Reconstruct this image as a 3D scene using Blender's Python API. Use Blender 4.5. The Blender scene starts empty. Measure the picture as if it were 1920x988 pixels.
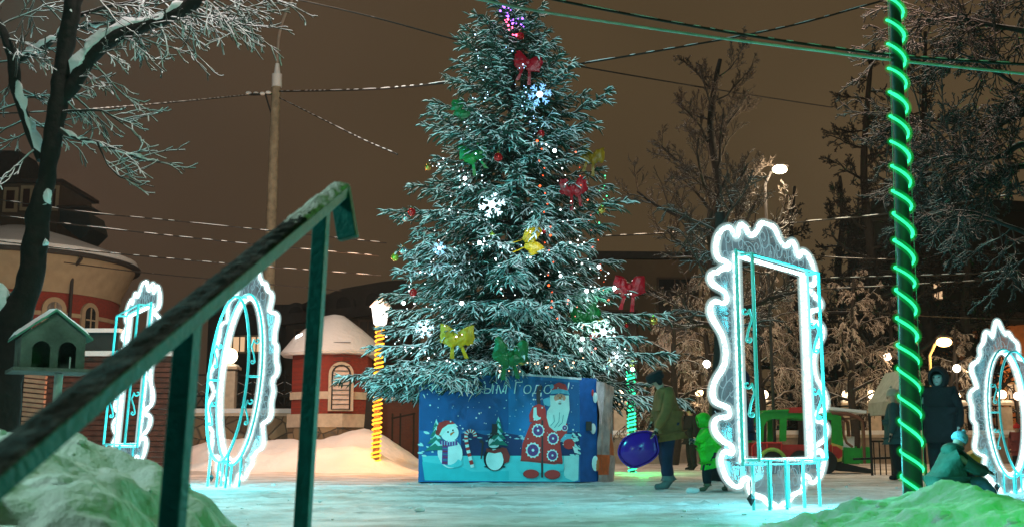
import bpy, math, random
import numpy as np
from mathutils import Vector, Matrix, noise
R = math.radians
random.seed(7)
scene = bpy.context.scene
C = scene.collection

# ------------------------------------------------------------ camera
F_PX, CX, CY, CAM_Z, PITCH = 2100.0, 960.0, 494.0, 0.6, math.atan(346/2100)
cam_d = bpy.data.cameras.new('camera')
cam = bpy.data.objects.new('camera', cam_d); C.objects.link(cam)
cam.location = (0, 0, CAM_Z); cam.rotation_euler = (math.pi/2+PITCH, 0, 0)
cam_d.sensor_width = 36; cam_d.lens = F_PX/1920*36; cam_d.clip_end = 2000; cam_d.clip_start = .05
cam_d.dof.use_dof = True; cam_d.dof.focus_distance = 19; cam_d.dof.aperture_fstop = 4.5
scene.camera = cam
scene.view_settings.view_transform = 'Standard'; scene.view_settings.look = 'None'
scene.view_settings.gamma = 1; scene.view_settings.exposure = 0.15
scene.cycles.max_bounces = 6; scene.cycles.diffuse_bounces = 3; scene.cycles.glossy_bounces = 3
scene.cycles.transparent_max_bounces = 24
scene.cycles.sample_clamp_indirect = 3.0; scene.cycles.sample_clamp_direct = 12.0
scene.cycles.use_denoising = True

def ray(px, py):
    v = (CY-py)/F_PX
    return Vector(((px-CX)/F_PX, math.cos(PITCH)-v*math.sin(PITCH), math.sin(PITCH)+v*math.cos(PITCH)))
def W(px, py, Y):
    d = ray(px, py); t = Y/d.y
    return Vector((d.x*t, Y, CAM_Z+d.z*t))
def XY(px, Y, py=840):
    p = W(px, py, Y); return p.x
def ZZ(py, Y): return W(960, py, Y).z
def on_plane(px, py, O, n):
    d = ray(px, py); c = Vector((0, 0, CAM_Z)); t = (O-c).dot(n)/d.dot(n)
    return c+d*t

# ------------------------------------------------------------ world: city-lit winter cloud at night
wd = bpy.data.worlds.new('World'); scene.world = wd; wd.use_nodes = True
nt = wd.node_tree; bg = nt.nodes['Background']
tc = nt.nodes.new('ShaderNodeTexCoord'); sx = nt.nodes.new('ShaderNodeSeparateXYZ')
nt.links.new(tc.outputs['Generated'], sx.inputs[0])
mr = nt.nodes.new('ShaderNodeMapRange'); mr.inputs[1].default_value = -.42; mr.inputs[2].default_value = .05
nt.links.new(sx.outputs['X'], mr.inputs[0])
mx = nt.nodes.new('ShaderNodeMix'); mx.data_type = 'RGBA'
mx.inputs[6].default_value = (.050, .030, .020, 1); mx.inputs[7].default_value = (.072, .047, .023, 1)
nt.links.new(mr.outputs[0], mx.inputs[0])
nz = nt.nodes.new('ShaderNodeTexNoise'); nz.inputs['Scale'].default_value = 2.2; nz.inputs['Detail'].default_value = 3
nt.links.new(tc.outputs['Generated'], nz.inputs[0])
m2 = nt.nodes.new('ShaderNodeMapRange'); m2.inputs[3].default_value = .80; m2.inputs[4].default_value = 1.20
m2.inputs[1].default_value = .3; m2.inputs[2].default_value = .7
nt.links.new(nz.outputs[0], m2.inputs[0])
# the sky behind the camera, away from the town, is darker
m3 = nt.nodes.new('ShaderNodeMapRange'); m3.inputs[1].default_value = -.35; m3.inputs[2].default_value = .45; m3.inputs[3].default_value = .10; m3.inputs[4].default_value = 1.0
nt.links.new(sx.outputs['Y'], m3.inputs[0]); mm = nt.nodes.new('ShaderNodeMath'); mm.operation = 'MULTIPLY'
nt.links.new(m2.outputs[0], mm.inputs[0]); nt.links.new(m3.outputs[0], mm.inputs[1])
# and it darkens towards the zenith
m4 = nt.nodes.new('ShaderNodeMapRange'); m4.inputs[1].default_value = .45; m4.inputs[2].default_value = .85; m4.inputs[3].default_value = 1.0; m4.inputs[4].default_value = .25
nt.links.new(sx.outputs['Z'], m4.inputs[0]); m5 = nt.nodes.new('ShaderNodeMath'); m5.operation = 'MULTIPLY'
nt.links.new(mm.outputs[0], m5.inputs[0]); nt.links.new(m4.outputs[0], m5.inputs[1])
nt.links.new(mx.outputs[2], bg.inputs[0]); nt.links.new(m5.outputs[0], bg.inputs[1])

def lamp(name, loc, col, power, radius=.15, kind='POINT', parent=None, aim=None, cone=60):
    if aim: kind = 'SPOT'
    d = bpy.data.lights.new(name, kind); d.color = col; d.energy = power
    d.shadow_soft_size = radius
    o = bpy.data.objects.new(name, d); C.objects.link(o); o.location = loc
    if aim: d.spot_size = R(cone); d.spot_blend = .6; o.rotation_euler = (Vector(aim)-Vector(loc)).to_track_quat('-Z', 'Y').to_euler()
    if parent: o.parent = parent; o.matrix_parent_inverse = parent.matrix_world.inverted()
    return o
# mast lamp, then unseen lights added to light trees, rail and snow banks
lamp('unseen_light', (-4.6, 23.0, 12.5), (1.0, .80, .66), 1500, .35)      # on the arm of the tall mast, above the photo
lamp('unseen_light', (-1.9, 8.4, 7.6), (1.0, .86, .80), 620, .35, aim=(-3.6, 9.2, 3.4), cone=75)  # added spot that brightens the twigs of the left tree
lamp('unseen_light', (-5.8, 13.2, 6.4), (.10, 1.0, .95), 1350, .4)  # added cyan light that tints the fir snow and the ground
lamp('unseen_light', (2.0, 10.6, 8.2), (.66, .97, 1.0), 1700, .35, aim=(0.2, 21.0, 5.0), cone=56)  # added spot that brightens the front of the fir
lamp('unseen_bank_light', (2.7, 4.4, 1.9), (.0, 1.0, .09), 72, .25)
lamp('unseen_bank_light', (-3.6, 3.0, 3.0), (.58, 1.0, .78), 230, .3)  # added to lighten the left snow bank, no garland hangs there

# ------------------------------------------------------------ materials
def _n(nt, t, **k):
    n = nt.nodes.new(t)
    for a, b in k.items(): setattr(n, a, b)
    return n
MATS = {}
def mat(name, col, rough=.7, metal=0., var=.18, scale=6., bump=.15, bscale=25., spec=.4, emit=None, es=0., alpha=1., coord='Object', trans=0.):
    if name in MATS: return MATS[name]
    m = bpy.data.materials.new(name); m.use_nodes = True; nt = m.node_tree
    b = nt.nodes['Principled BSDF']; L = nt.links.new
    tc = _n(nt, 'ShaderNodeTexCoord'); no = _n(nt, 'ShaderNodeTexNoise')
    no.inputs['Scale'].default_value = scale; no.inputs['Detail'].default_value = 5
    L(tc.outputs[coord], no.inputs[0])
    mr = _n(nt, 'ShaderNodeMapRange'); mr.inputs[1].default_value = .3; mr.inputs[2].default_value = .7
    mr.inputs[3].default_value = 1-var; mr.inputs[4].default_value = 1+var; L(no.outputs[0], mr.inputs[0])
    vm = _n(nt, 'ShaderNodeVectorMath', operation='SCALE'); vm.inputs[0].default_value = col[:3]; L(mr.outputs[0], vm.inputs[3])
    L(vm.outputs[0], b.inputs['Base Color'])
    b.inputs['Roughness'].default_value = rough; b.inputs['Metallic'].default_value = metal
    b.inputs['Specular IOR Level'].default_value = spec
    if bump:
        n2 = _n(nt, 'ShaderNodeTexNoise'); n2.inputs['Scale'].default_value = bscale; n2.inputs['Detail'].default_value = 6
        L(tc.outputs[coord], n2.inputs[0]); bp = _n(nt, 'ShaderNodeBump'); bp.inputs['Strength'].default_value = bump
        bp.inputs['Distance'].default_value = .05
        L(n2.outputs[0], bp.inputs['Height']); L(bp.outputs[0], b.inputs['Normal'])
    if emit: b.inputs['Emission Color'].default_value = (*emit, 1); b.inputs['Emission Strength'].default_value = es
    if alpha < 1: b.inputs['Alpha'].default_value = alpha
    if trans: b.inputs['Transmission Weight'].default_value = trans
    MATS[name] = m; return m
def glow(name, col, strength):
    if name in MATS: return MATS[name]
    m = bpy.data.materials.new(name); m.use_nodes = True; nt = m.node_tree; nt.nodes.clear()
    e = _n(nt, 'ShaderNodeEmission'); e.inputs[0].default_value = (*col, 1); e.inputs[1].default_value = strength
    o = _n(nt, 'ShaderNodeOutputMaterial'); nt.links.new(e.outputs[0], o.inputs[0]); MATS[name] = m; return m
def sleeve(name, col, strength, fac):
    """bloom halo painted round a light tube: mostly see-through shell, glows a little"""
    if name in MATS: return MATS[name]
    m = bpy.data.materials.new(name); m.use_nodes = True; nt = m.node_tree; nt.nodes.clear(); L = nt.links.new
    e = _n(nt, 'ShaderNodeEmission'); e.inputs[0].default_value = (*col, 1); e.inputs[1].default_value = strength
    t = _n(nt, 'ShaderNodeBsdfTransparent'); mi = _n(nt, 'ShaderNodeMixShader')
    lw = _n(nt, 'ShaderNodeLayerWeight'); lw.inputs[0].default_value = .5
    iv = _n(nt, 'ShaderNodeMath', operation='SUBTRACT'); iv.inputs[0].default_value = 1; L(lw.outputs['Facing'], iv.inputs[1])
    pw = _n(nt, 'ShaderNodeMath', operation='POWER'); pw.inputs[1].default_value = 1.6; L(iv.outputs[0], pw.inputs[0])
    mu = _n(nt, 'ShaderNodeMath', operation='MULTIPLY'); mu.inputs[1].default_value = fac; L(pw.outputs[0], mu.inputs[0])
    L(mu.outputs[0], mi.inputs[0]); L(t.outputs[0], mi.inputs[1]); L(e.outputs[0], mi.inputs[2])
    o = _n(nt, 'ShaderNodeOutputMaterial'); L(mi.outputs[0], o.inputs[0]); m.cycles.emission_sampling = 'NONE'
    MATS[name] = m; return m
def snowy(name, bark, snow=(.80, .82, .84), lo=.25, hi=.55, nscale=6., namp=.5, rough=.85, stretch=None):
    """dark stuff with snow lying on whatever faces up"""
    if name in MATS: return MATS[name]
    m = bpy.data.materials.new(name); m.use_nodes = True; nt = m.node_tree; b = nt.nodes['Principled BSDF']; L = nt.links.new
    g = _n(nt, 'ShaderNodeNewGeometry'); s = _n(nt, 'ShaderNodeSeparateXYZ'); L(g.outputs['Normal'], s.inputs[0])
    tc = _n(nt, 'ShaderNodeTexCoord'); no = _n(nt, 'ShaderNodeTexNoise'); no.inputs['Scale'].default_value = nscale; no.inputs['Detail'].default_value = 4
    L(tc.outputs['Object'], no.inputs[0])
    sb = _n(nt, 'ShaderNodeMath', operation='MULTIPLY_ADD'); sb.inputs[1].default_value = namp*2; sb.inputs[2].default_value = -namp; L(no.outputs[0], sb.inputs[0])
    ad = _n(nt, 'ShaderNodeMath', operation='ADD'); L(s.outputs['Z'], ad.inputs[0]); L(sb.outputs[0], ad.inputs[1])
    mr = _n(nt, 'ShaderNodeMapRange'); mr.inputs[1].default_value = lo; mr.inputs[2].default_value = hi; L(ad.outputs[0], mr.inputs[0])
    mx = _n(nt, 'ShaderNodeMix'); mx.data_type = 'RGBA'; L(mr.outputs[0], mx.inputs[0])
    n3 = _n(nt, 'ShaderNodeTexNoise'); n3.inputs['Scale'].default_value = nscale*5; L(tc.outputs['Object'], n3.inputs[0])
    rmp = _n(nt, 'ShaderNodeMapRange'); rmp.inputs[3].default_value = .55; rmp.inputs[4].default_value = 1.4; L(n3.outputs[0], rmp.inputs[0])
    vm = _n(nt, 'ShaderNodeVectorMath', operation='SCALE'); vm.inputs[0].default_value = bark; L(rmp.outputs[0], vm.inputs[3])
    L(vm.outputs[0], mx.inputs[6]); mx.inputs[7].default_value = (*snow, 1)
    L(mx.outputs[2], b.inputs['Base Color']); b.inputs['Roughness'].default_value = rough; b.inputs['Specular IOR Level'].default_value = .2
    bp = _n(nt, 'ShaderNodeBump'); bp.inputs['Strength'].default_value = .5; bp.inputs['Distance'].default_value = .03
    L(n3.outputs[0], bp.inputs['Height']); L(bp.outputs[0], b.inputs['Normal'])
    MATS[name] = m; return m
def brick(name, c1, c2, mortar, scale, snowcap=False):
    if name in MATS: return MATS[name]
    m = bpy.data.materials.new(name); m.use_nodes = True; nt = m.node_tree; b = nt.nodes['Principled BSDF']; L = nt.links.new
    tc = _n(nt, 'ShaderNodeTexCoord'); s = _n(nt, 'ShaderNodeSeparateXYZ'); L(tc.outputs['Object'], s.inputs[0])
    ad = _n(nt, 'ShaderNodeMath', operation='ADD'); L(s.outputs['X'], ad.inputs[0]); L(s.outputs['Y'], ad.inputs[1])
    cb = _n(nt, 'ShaderNodeCombineXYZ'); L(ad.outputs[0], cb.inputs[0]); L(s.outputs['Z'], cb.inputs[1])
    br = _n(nt, 'ShaderNodeTexBrick'); br.inputs['Color1'].default_value = (*c1, 1); br.inputs['Color2'].default_value = (*c2, 1)
    br.inputs['Mortar'].default_value = (*mortar, 1); br.inputs['Scale'].default_value = scale; br.inputs['Mortar Size'].default_value = .015
    L(cb.outputs[0], br.inputs[0]); L(br.outputs[0], b.inputs['Base Color']); b.inputs['Roughness'].default_value = .85
    bp = _n(nt, 'ShaderNodeBump'); bp.inputs['Strength'].default_value = .4; bp.inputs['Distance'].default_value = .01; bp.invert = True
    L(br.outputs['Fac'], bp.inputs['Height']); L(bp.outputs[0], b.inputs['Normal'])
    MATS[name] = m; return m
def stone(name):
    m = bpy.data.materials.new(name); m.use_nodes = True; nt = m.node_tree; b = nt.nodes['Principled BSDF']; L = nt.links.new
    tc = _n(nt, 'ShaderNodeTexCoord'); v = _n(nt, 'ShaderNodeTexVoronoi'); v.inputs['Scale'].default_value = 2.4
    L(tc.outputs['Object'], v.inputs[0]); e = _n(nt, 'ShaderNodeTexVoronoi'); e.feature = 'DISTANCE_TO_EDGE'; e.inputs['Scale'].default_value = 2.4
    L(tc.outputs['Object'], e.inputs[0])
    hs = _n(nt, 'ShaderNodeSeparateColor'); L(v.outputs['Color'], hs.inputs[0])
    cr = _n(nt, 'ShaderNodeValToRGB'); cr.color_ramp.elements[0].color = (.10, .07, .045, 1); cr.color_ramp.elements[1].color = (.34, .25, .15, 1); L(hs.outputs[0], cr.inputs[0])
    mr = _n(nt, 'ShaderNodeMapRange'); mr.inputs[2].default_value = .06; L(e.outputs[0], mr.inputs[0])
    mx = _n(nt, 'ShaderNodeMix'); mx.data_type = 'RGBA'; mx.inputs[6].default_value = (.10, .085, .07, 1); L(mr.outputs[0], mx.inputs[0]); L(cr.outputs[0], mx.inputs[7])
    L(mx.outputs[2], b.inputs['Base Color']); b.inputs['Roughness'].default_value = .85
    bp = _n(nt, 'ShaderNodeBump'); bp.inputs['Strength'].default_value = .8; bp.inputs['Distance'].default_value = .05; L(mr.outputs[0], bp.inputs['Height']); L(bp.outputs[0], b.inputs['Normal'])
    return m

SNOW = mat('snow', (.80, .82, .85), .65, var=.05, scale=1.5, bump=.5, bscale=9, spec=.3)
def snow_ground():
    m = bpy.data.materials.new('packed_snow'); m.use_nodes = True; nt = m.node_tree; b = nt.nodes['Principled BSDF']; L = nt.links.new
    tc = _n(nt, 'ShaderNodeTexCoord'); mp = _n(nt, 'ShaderNodeMapping'); mp.inputs['Scale'].default_value = (.8, 1.2, 1); L(tc.outputs['Object'], mp.inputs[0])
    a = _n(nt, 'ShaderNodeTexNoise'); a.inputs['Scale'].default_value = 1.1; a.inputs['Detail'].default_value = 8; a.inputs['Roughness'].default_value = .65; L(mp.outputs[0], a.inputs[0])
    cr = _n(nt, 'ShaderNodeValToRGB'); e = cr.color_ramp.elements; e[0].position = .36; e[0].color = (.38, .38, .38, 1); e[1].position = .60; e[1].color = (.82, .83, .86, 1)
    L(a.outputs[0], cr.inputs[0]); L(cr.outputs[0], b.inputs['Base Color']); b.inputs['Roughness'].default_value = .55; b.inputs['Specular IOR Level'].default_value = .35
    n2 = _n(nt, 'ShaderNodeTexNoise'); n2.inputs['Scale'].default_value = 7; n2.inputs['Detail'].default_value = 8; n2.inputs['Roughness'].default_value = .6; L(tc.outputs['Object'], n2.inputs[0])
    v = _n(nt, 'ShaderNodeTexVoronoi'); v.inputs['Scale'].default_value = 2.7; v.feature = 'SMOOTH_F1'; L(tc.outputs['Object'], v.inputs[0])
    ad = _n(nt, 'ShaderNodeMath', operation='MULTIPLY_ADD'); ad.inputs[1].default_value = .5; L(v.outputs[0], ad.inputs[0]); L(n2.outputs[0], ad.inputs[2])
    bp = _n(nt, 'ShaderNodeBump'); bp.inputs['Strength'].default_value = .7; bp.inputs['Distance'].default_value = .07; L(ad.outputs[0], bp.inputs['Height']); L(bp.outputs[0], b.inputs['Normal'])
    return m
PACKED = snow_ground()

# ------------------------------------------------------------ mesh builder
class MB:
    def __init__(s): s.v = []; s.f = []; s.m = []; s.cur = 0
    def add(s, vs, fs, mi=None):
        b = len(s.v); s.v.extend([tuple(v) for v in vs]); mi = s.cur if mi is None else mi
        for f in fs: s.f.append(tuple(i+b for i in f)); s.m.append(mi)
        return s
    def box(s, c, d, mi=None, rz=0, M=None, taper=1.0):
        hx, hy, hz = d[0]/2, d[1]/2, d[2]/2
        vs = []
        for z in (-hz, hz):
            t = taper if z > 0 else 1
            for x, y in ((-hx, -hy), (hx, -hy), (hx, hy), (-hx, hy)): vs.append(Vector((x*t, y*t, z)))
        if rz: m = Matrix.Rotation(rz, 3, 'Z'); vs = [m@v for v in vs]
        if M is not None: vs = [M@v for v in vs]
        c = Vector(c); vs = [v+c for v in vs]
        return s.add(vs, [(0, 3, 2, 1), (4, 5, 6, 7), (0, 1, 5, 4), (1, 2, 6, 5), (2, 3, 7, 6), (3, 0, 4, 7)], mi)
    def bar(s, a, b, w, h, mi=None, side=Vector((0, 0, 1))):
        """square bar from a to b: w across, h along `side`"""
        a = Vector(a); b = Vector(b); d = (b-a).normalized(); x = d.cross(side).normalized(); y = x.cross(d).normalized()
        vs = []
        for p in (a, b):
            for i, j in ((-1, -1), (1, -1), (1, 1), (-1, 1)): vs.append(p+x*(i*w/2)+y*(j*h/2))
        return s.add(vs, [(0, 3, 2, 1), (4, 5, 6, 7), (0, 1, 5, 4), (1, 2, 6, 5), (2, 3, 7, 6), (3, 0, 4, 7)], mi)
    def tube(s, pts, r, n=8, mi=None, closed=False, cap=True):
        P = [Vector(p) for p in pts]; N = len(P)
        rs = r if hasattr(r, '__len__') else [r]*N
        vs = []; ref = None
        for i in range(N):
            if closed: d = P[(i+1) % N]-P[i-1]
            else: d = P[min(i+1, N-1)]-P[max(i-1, 0)]
            if d.length < 1e-9: d = Vector((0, 0, 1))
            d.normalize()
            if ref is None: ref = d.orthogonal().normalized()
            ref = (ref-d*ref.dot(d))
            if ref.length < 1e-6: ref = d.orthogonal()
            ref.normalize(); bi = d.cross(ref)
            for k in range(n):
                a = 2*math.pi*k/n; vs.append(P[i]+(ref*math.cos(a)+bi*math.sin(a))*rs[i])
        fs = []
        for i in range(N if closed else N-1):
            j = (i+1) % N
            for k in range(n): fs.append((i*n+k, i*n+(k+1) % n, j*n+(k+1) % n, j*n+k))
        if cap and not closed: fs.append(tuple(range(n))[::-1]); fs.append(tuple((N-1)*n+k for k in range(n)))
        return s.add(vs, fs, mi)
    def lathe(s, prof, c=(0, 0, 0), n=24, mi=None, sx=1, sy=1):
        c = Vector(c); vs = []
        for r_, z in prof:
            for k in range(n): a = 2*math.pi*k/n; vs.append(c+Vector((r_*sx*math.cos(a), r_*sy*math.sin(a), z)))
        fs = [(i*n+k, i*n+(k+1) % n, (i+1)*n+(k+1) % n, (i+1)*n+k) for i in range(len(prof)-1) for k in range(n)]
        fs.append(tuple(range(n))[::-1]); fs.append(tuple((len(prof)-1)*n+k for k in range(n)))
        return s.add(vs, fs, mi)
    def ball(s, c, r, n=12, mi=None, sq=(1, 1, 1)):
        c = Vector(c); vs = []; h = n//2
        for i in range(1, h):
            t = math.pi*i/h
            for k in range(n): a = 2*math.pi*k/n; vs.append(c+Vector((r*sq[0]*math.sin(t)*math.cos(a), r*sq[1]*math.sin(t)*math.sin(a), r*sq[2]*math.cos(t))))
        top = len(vs); vs.append(c+Vector((0, 0, r*sq[2]))); vs.append(c-Vector((0, 0, r*sq[2])))
        fs = [(i*n+k, (i+1)*n+k, (i+1)*n+(k+1) % n, i*n+(k+1) % n) for i in range(h-2) for k in range(n)]
        fs += [(top, k, (k+1) % n) for k in range(n)]; b = (h-2)*n
        fs += [(top+1, b+(k+1) % n, b+k) for k in range(n)]
        return s.add(vs, fs, mi)
    def prism(s, pts, ext, mi=None):
        """polygon (list of 3D points) pushed along the vector ext"""
        P = [Vector(p) for p in pts]; e = Vector(ext); n = len(P)
        vs = P+[p+e for p in P]
        fs = [tuple(range(n)), tuple(range(2*n-1, n-1, -1))]+[(i, i+n, (i+1) % n+n, (i+1) % n) for i in range(n)]
        return s.add(vs, fs, mi)
    def build(s, name, mats, parent=None, smooth=True):
        me = bpy.data.meshes.new(name); me.from_pydata(s.v, [], s.f)
        if not isinstance(mats, (list, tuple)): mats = [mats]
        for m in mats: me.materials.append(m)
        me.polygons.foreach_set('material_index', s.m)
        if smooth: me.polygons.foreach_set('use_smooth', [True]*len(s.f)); 
        me.update()
        if smooth:
            try: me.set_sharp_from_angle(angle=R(38))
            except Exception: pass
        o = bpy.data.objects.new(name, me); C.objects.link(o)
        if parent is not None: attach(o, parent)
        return o
def attach(o, parent):
    """o was built in world coordinates: keep it there under its parent"""
    o.parent = parent
    o.matrix_parent_inverse = Matrix.Translation(-Vector(parent.location)) if parent.parent is None and tuple(parent.rotation_euler) == (0, 0, 0) else parent.matrix_world.inverted()
def np_mesh(name, V, Fq, mats, parent=None, midx=None, smooth=False):
    me = bpy.data.meshes.new(name); k = Fq.shape[1]
    me.vertices.add(len(V)); me.vertices.foreach_set('co', V.astype(np.float32).ravel())
    me.loops.add(Fq.size); me.loops.foreach_set('vertex_index', Fq.astype(np.int32).ravel())
    me.polygons.add(len(Fq)); me.polygons.foreach_set('loop_start', np.arange(0, Fq.size, k, dtype=np.int32))
    if not isinstance(mats, (list, tuple)): mats = [mats]
    for m in mats: me.materials.append(m)
    if midx is not None: me.polygons.foreach_set('material_index', midx.astype(np.int32))
    me.update(calc_edges=True)
    if smooth: me.polygons.foreach_set('use_smooth', np.ones(len(Fq), dtype=bool))
    o = bpy.data.objects.new(name, me); C.objects.link(o)
    if parent is not None: attach(o, parent)
    return o
def tag(o, label=None, cat=None, group=None, kind=None):
    if label: o['label'] = label
    if cat: o['category'] = cat
    if group: o['group'] = group
    if kind: o['kind'] = kind
    return o
def thing(name, loc, label, cat, group=None):
    o = bpy.data.objects.new(name, None); C.objects.link(o); o.location = loc; o.empty_display_size = .2
    return tag(o, label, cat, group)
def smooth_line(pts, n=6, closed=False):
    P = [Vector(p) for p in pts]; N = len(P); out = []
    rng = range(N) if closed else range(N-1)
    for i in rng:
        if closed: a, b, c, d = P[i-1], P[i], P[(i+1) % N], P[(i+2) % N]
        else: a, b, c, d = P[max(i-1, 0)], P[i], P[i+1], P[min(i+2, N-1)]
        for k in range(n):
            t = k/n
            out.append(.5*((2*b)+(c-a)*t+(2*a-5*b+4*c-d)*t*t+(3*b-a-3*c+d)*t**3))
    if not closed: out.append(P[-1])
    return out
def lerp(a, b, t): return a+(b-a)*t
# ============================================================ ground and snow banks
def sstep(a, b, x):
    t = min(1, max(0, (x-a)/(b-a))); return t*t*(3-2*t)
def gz(x, y):
    left = sstep(-1.5, -4.5, x)
    return .46*left*sstep(25.5, 34, y) + .10*sstep(29, 36, y)
def ground():
    xs = list(np.concatenate([np.linspace(-400, -30, 12), np.linspace(-28, -8.5, 40), np.linspace(-8, 8, 200), np.linspace(8.5, 28, 40), np.linspace(30, 400, 12)]))
    ys = list(np.concatenate([np.linspace(-60, -3, 8), np.linspace(-2, 4, 13), np.linspace(4.1, 21, 210), np.linspace(21.3, 40, 64), np.linspace(42, 900, 16)]))
    V = []; g = random.Random(4); xa, ya = np.array(xs), np.array(ys); D = np.zeros((len(ys), len(xs)))
    def dent(x, y, ln, w, rot, dep):
        ix = np.where(abs(xa-x) < ln*1.6)[0]; iy = np.where(abs(ya-y) < ln*1.6)[0]
        if not len(ix) or not len(iy): return
        X, Y_ = np.meshgrid(xa[ix]-x, ya[iy]-y); u = X*math.cos(rot)+Y_*math.sin(rot); v = -X*math.sin(rot)+Y_*math.cos(rot); q = (u/ln)**2+(v/w)**2
        D[iy[0]:iy[-1]+1, ix[0]:ix[-1]+1] += -dep*np.exp(-q*1.6)+dep*.45*np.exp(-(q-1.9)**2*1.6)
    for _ in range(60):       # trodden trails of footprints
        x, y, a = g.uniform(-7, 7), g.uniform(6, 20), g.uniform(0, 6.28)
        for k in range(g.randint(6, 16)):
            a += g.uniform(-.15, .15); x += .62*math.cos(a); y += .62*math.sin(a); s = .1 if k % 2 else -.1
            dent(x-s*math.sin(a), y+s*math.cos(a), .17, .075, a, g.uniform(.022, .042))
    for _ in range(160): dent(g.uniform(-7, 7), g.uniform(5, 20), g.uniform(.1, .5), g.uniform(.06, .3), g.uniform(0, 3), g.uniform(-.02, .02))

    for jj, y in enumerate(ys):
        for ii, x in enumerate(xs):
            z = gz(x, y)+D[jj, ii]
            if abs(x) < 28 and -2 <= y < 40:
                z += .018*noise.noise(Vector((x*.8, y*.8, 0)))+.010*noise.noise(Vector((x*2.6, y*2.6, 3)))+.005*noise.noise(Vector((x*7, y*7, 3)))
            V.append((x, y, z))
    nx = len(xs); Fq = [(j*nx+i, j*nx+i+1, (j+1)*nx+i+1, (j+1)*nx+i) for j in range(len(ys)-1) for i in range(nx-1)]
    np_mesh('ground', np.array(V), np.array(Fq), PACKED, smooth=True)
    bpy.data.objects['ground']['kind'] = 'structure'
ground()
def bank(name, x0, x1, y0, y1, hf, n, rough, mats, seed=0, big=2.2):
    nx = int(n*(x1-x0)); ny = int(n*(y1-y0)); V = []
    for j in range(ny+1):
        for i in range(nx+1):
            x = lerp(x0, x1, i/nx); y = lerp(y0, y1, j/ny)
            h = hf(x, y)
            q = Vector((x, y, seed))
            w = max(0, min(1, h*5))
            lump = noise.multi_fractal(q*big, .9, 2.1, 5)-1.0
            cell = noise.voronoi(q*4.2)[0]
            ridge = (cell[1]-cell[0])
            soft = noise.noise(q*3.1)+.6*abs(noise.noise(q*6.3+Vector((4, 4, 4))))
            h += w*rough*(.22*lump + .75*soft + .16*(min(ridge, .42)-.2) + .24*noise.noise(q*11)+.12*noise.noise(q*24)+.05*noise.noise(q*50))
            edge = min(i, nx-i, j, ny-j)
            V.append((x+.03*w*noise.noise(q*7+Vector((9, 0, 0))), y+.03*w*noise.noise(q*7+Vector((0, 9, 0))), gz(x, y)+(h-.03 if edge > 0 else -.06)))
    Fq = [(j*(nx+1)+i, j*(nx+1)+i+1, (j+1)*(nx+1)+i+1, (j+1)*(nx+1)+i) for j in range(ny) for i in range(nx)]
    o = np_mesh(name, np.array(V), np.array(Fq), mats, smooth=True); o['kind'] = 'structure'; return o
def bump2(x, y, cx, cy, sx, sy, p=1.0):
    return math.exp(-(((x-cx)/sx)**2+((y-cy)/sy)**2)**p)
CHUNK = mat('shovelled_snow', (.80, .82, .84), .75, var=.10, scale=3, bump=.45, bscale=22, spec=.25)
def left_bank(x, y):
    h = float(np.interp(x, [-4.6, -4.0, -3.2, -2.4, -1.85, -1.55, -1.32, -1.15, -1.02, -.85, -.7], [0, .42, .66, .70, .66, .60, .50, .36, .22, .06, 0]))
    return max(0, h)*sstep(2.0, 3.6, y+.25*x*0)*(1-sstep(4.3, 6.0, y))
bank('snow_bank', -4.6, -.6, 1.9, 6.4, left_bank, 46, .11, CHUNK, 3.3)
bank('snow_bank', .9, 5.6, 3.0, 8.6, lambda x, y: float(np.interp(x, [.95, 1.25, 1.6, 1.95, 2.2, 2.42, 2.7, 3.0, 3.6, 5, 5.6], [0, .10, .21, .28, .34, .41, .34, .28, .30, .3, 0]))*sstep(3.6, 6.0, y)*(1-sstep(6.4, 8.2, y))+.07*bump2(x, y, 2.6, 4.4, 1.1, .6),
     44, .085, CHUNK, 8.1)
def rubble(bankname, n, xr, yr, seed, rmax):
    src = bpy.data.objects[bankname]; g = random.Random(seed); vs = [v.co for v in src.data.vertices if v.co.z > .06 and xr[0] < v.co.x < xr[1] and yr[0] < v.co.y < yr[1]]
    mb = MB()
    for _ in range(n):
        c = g.choice(vs); r = rmax*(.18+.82*g.random()**3); b0 = len(mb.v); q = Vector((g.uniform(.7, 1.5), g.uniform(.7, 1.4), g.uniform(.5, .9)))
        mb.ball((c.x, c.y, c.z+r*.15), r, 8, sq=q)
        for i in range(b0, len(mb.v)): v = Vector(mb.v[i]); mb.v[i] = tuple(v+Vector((noise.noise(v*31+c*5), noise.noise(v*29+Vector((7, 0, 0))), noise.noise(v*33)))*r*.22)
    o = mb.build('snow_rubble', CHUNK); o['kind'] = 'stuff'
rubble('snow_bank', 230, (-3.6, -.8), (2.4, 5.6), 1, .040)
rubble('snow_bank.001', 170, (1.1, 4.6), (4.2, 7.6), 2, .038)
bank('snow_bank', -9.6, -2.2, 27.5, 34.0, lambda x, y: .42*bump2(x, y, -6.1, 31.6, 1.9, 1.3)+.66*bump2(x, y, -3.9, 31.4, 1.1, 1.2)+.3*bump2(x, y, -8.2, 32, 1.2, 1), 9, .07, SNOW, 1.7, .7)
bank('snow_bank', -8.6, -2.0, 26.2, 30.6, lambda x, y: .50*bump2(x, y, -3.7, 28.5, .8, .9)+.46*bump2(x, y, -5.2, 28.6, 1.0, .9)+.3*bump2(x, y, -7, 28.6, .9, .8), 9, .08, SNOW, 4.7, .9)
bank('snow_bank', -13.5, -9.2, 24, 30.0, lambda x, y: .40*bump2(x, y, -11.5, 27.6, 1.6, 1.1), 9, .08, SNOW, 5.7, .7)

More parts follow.
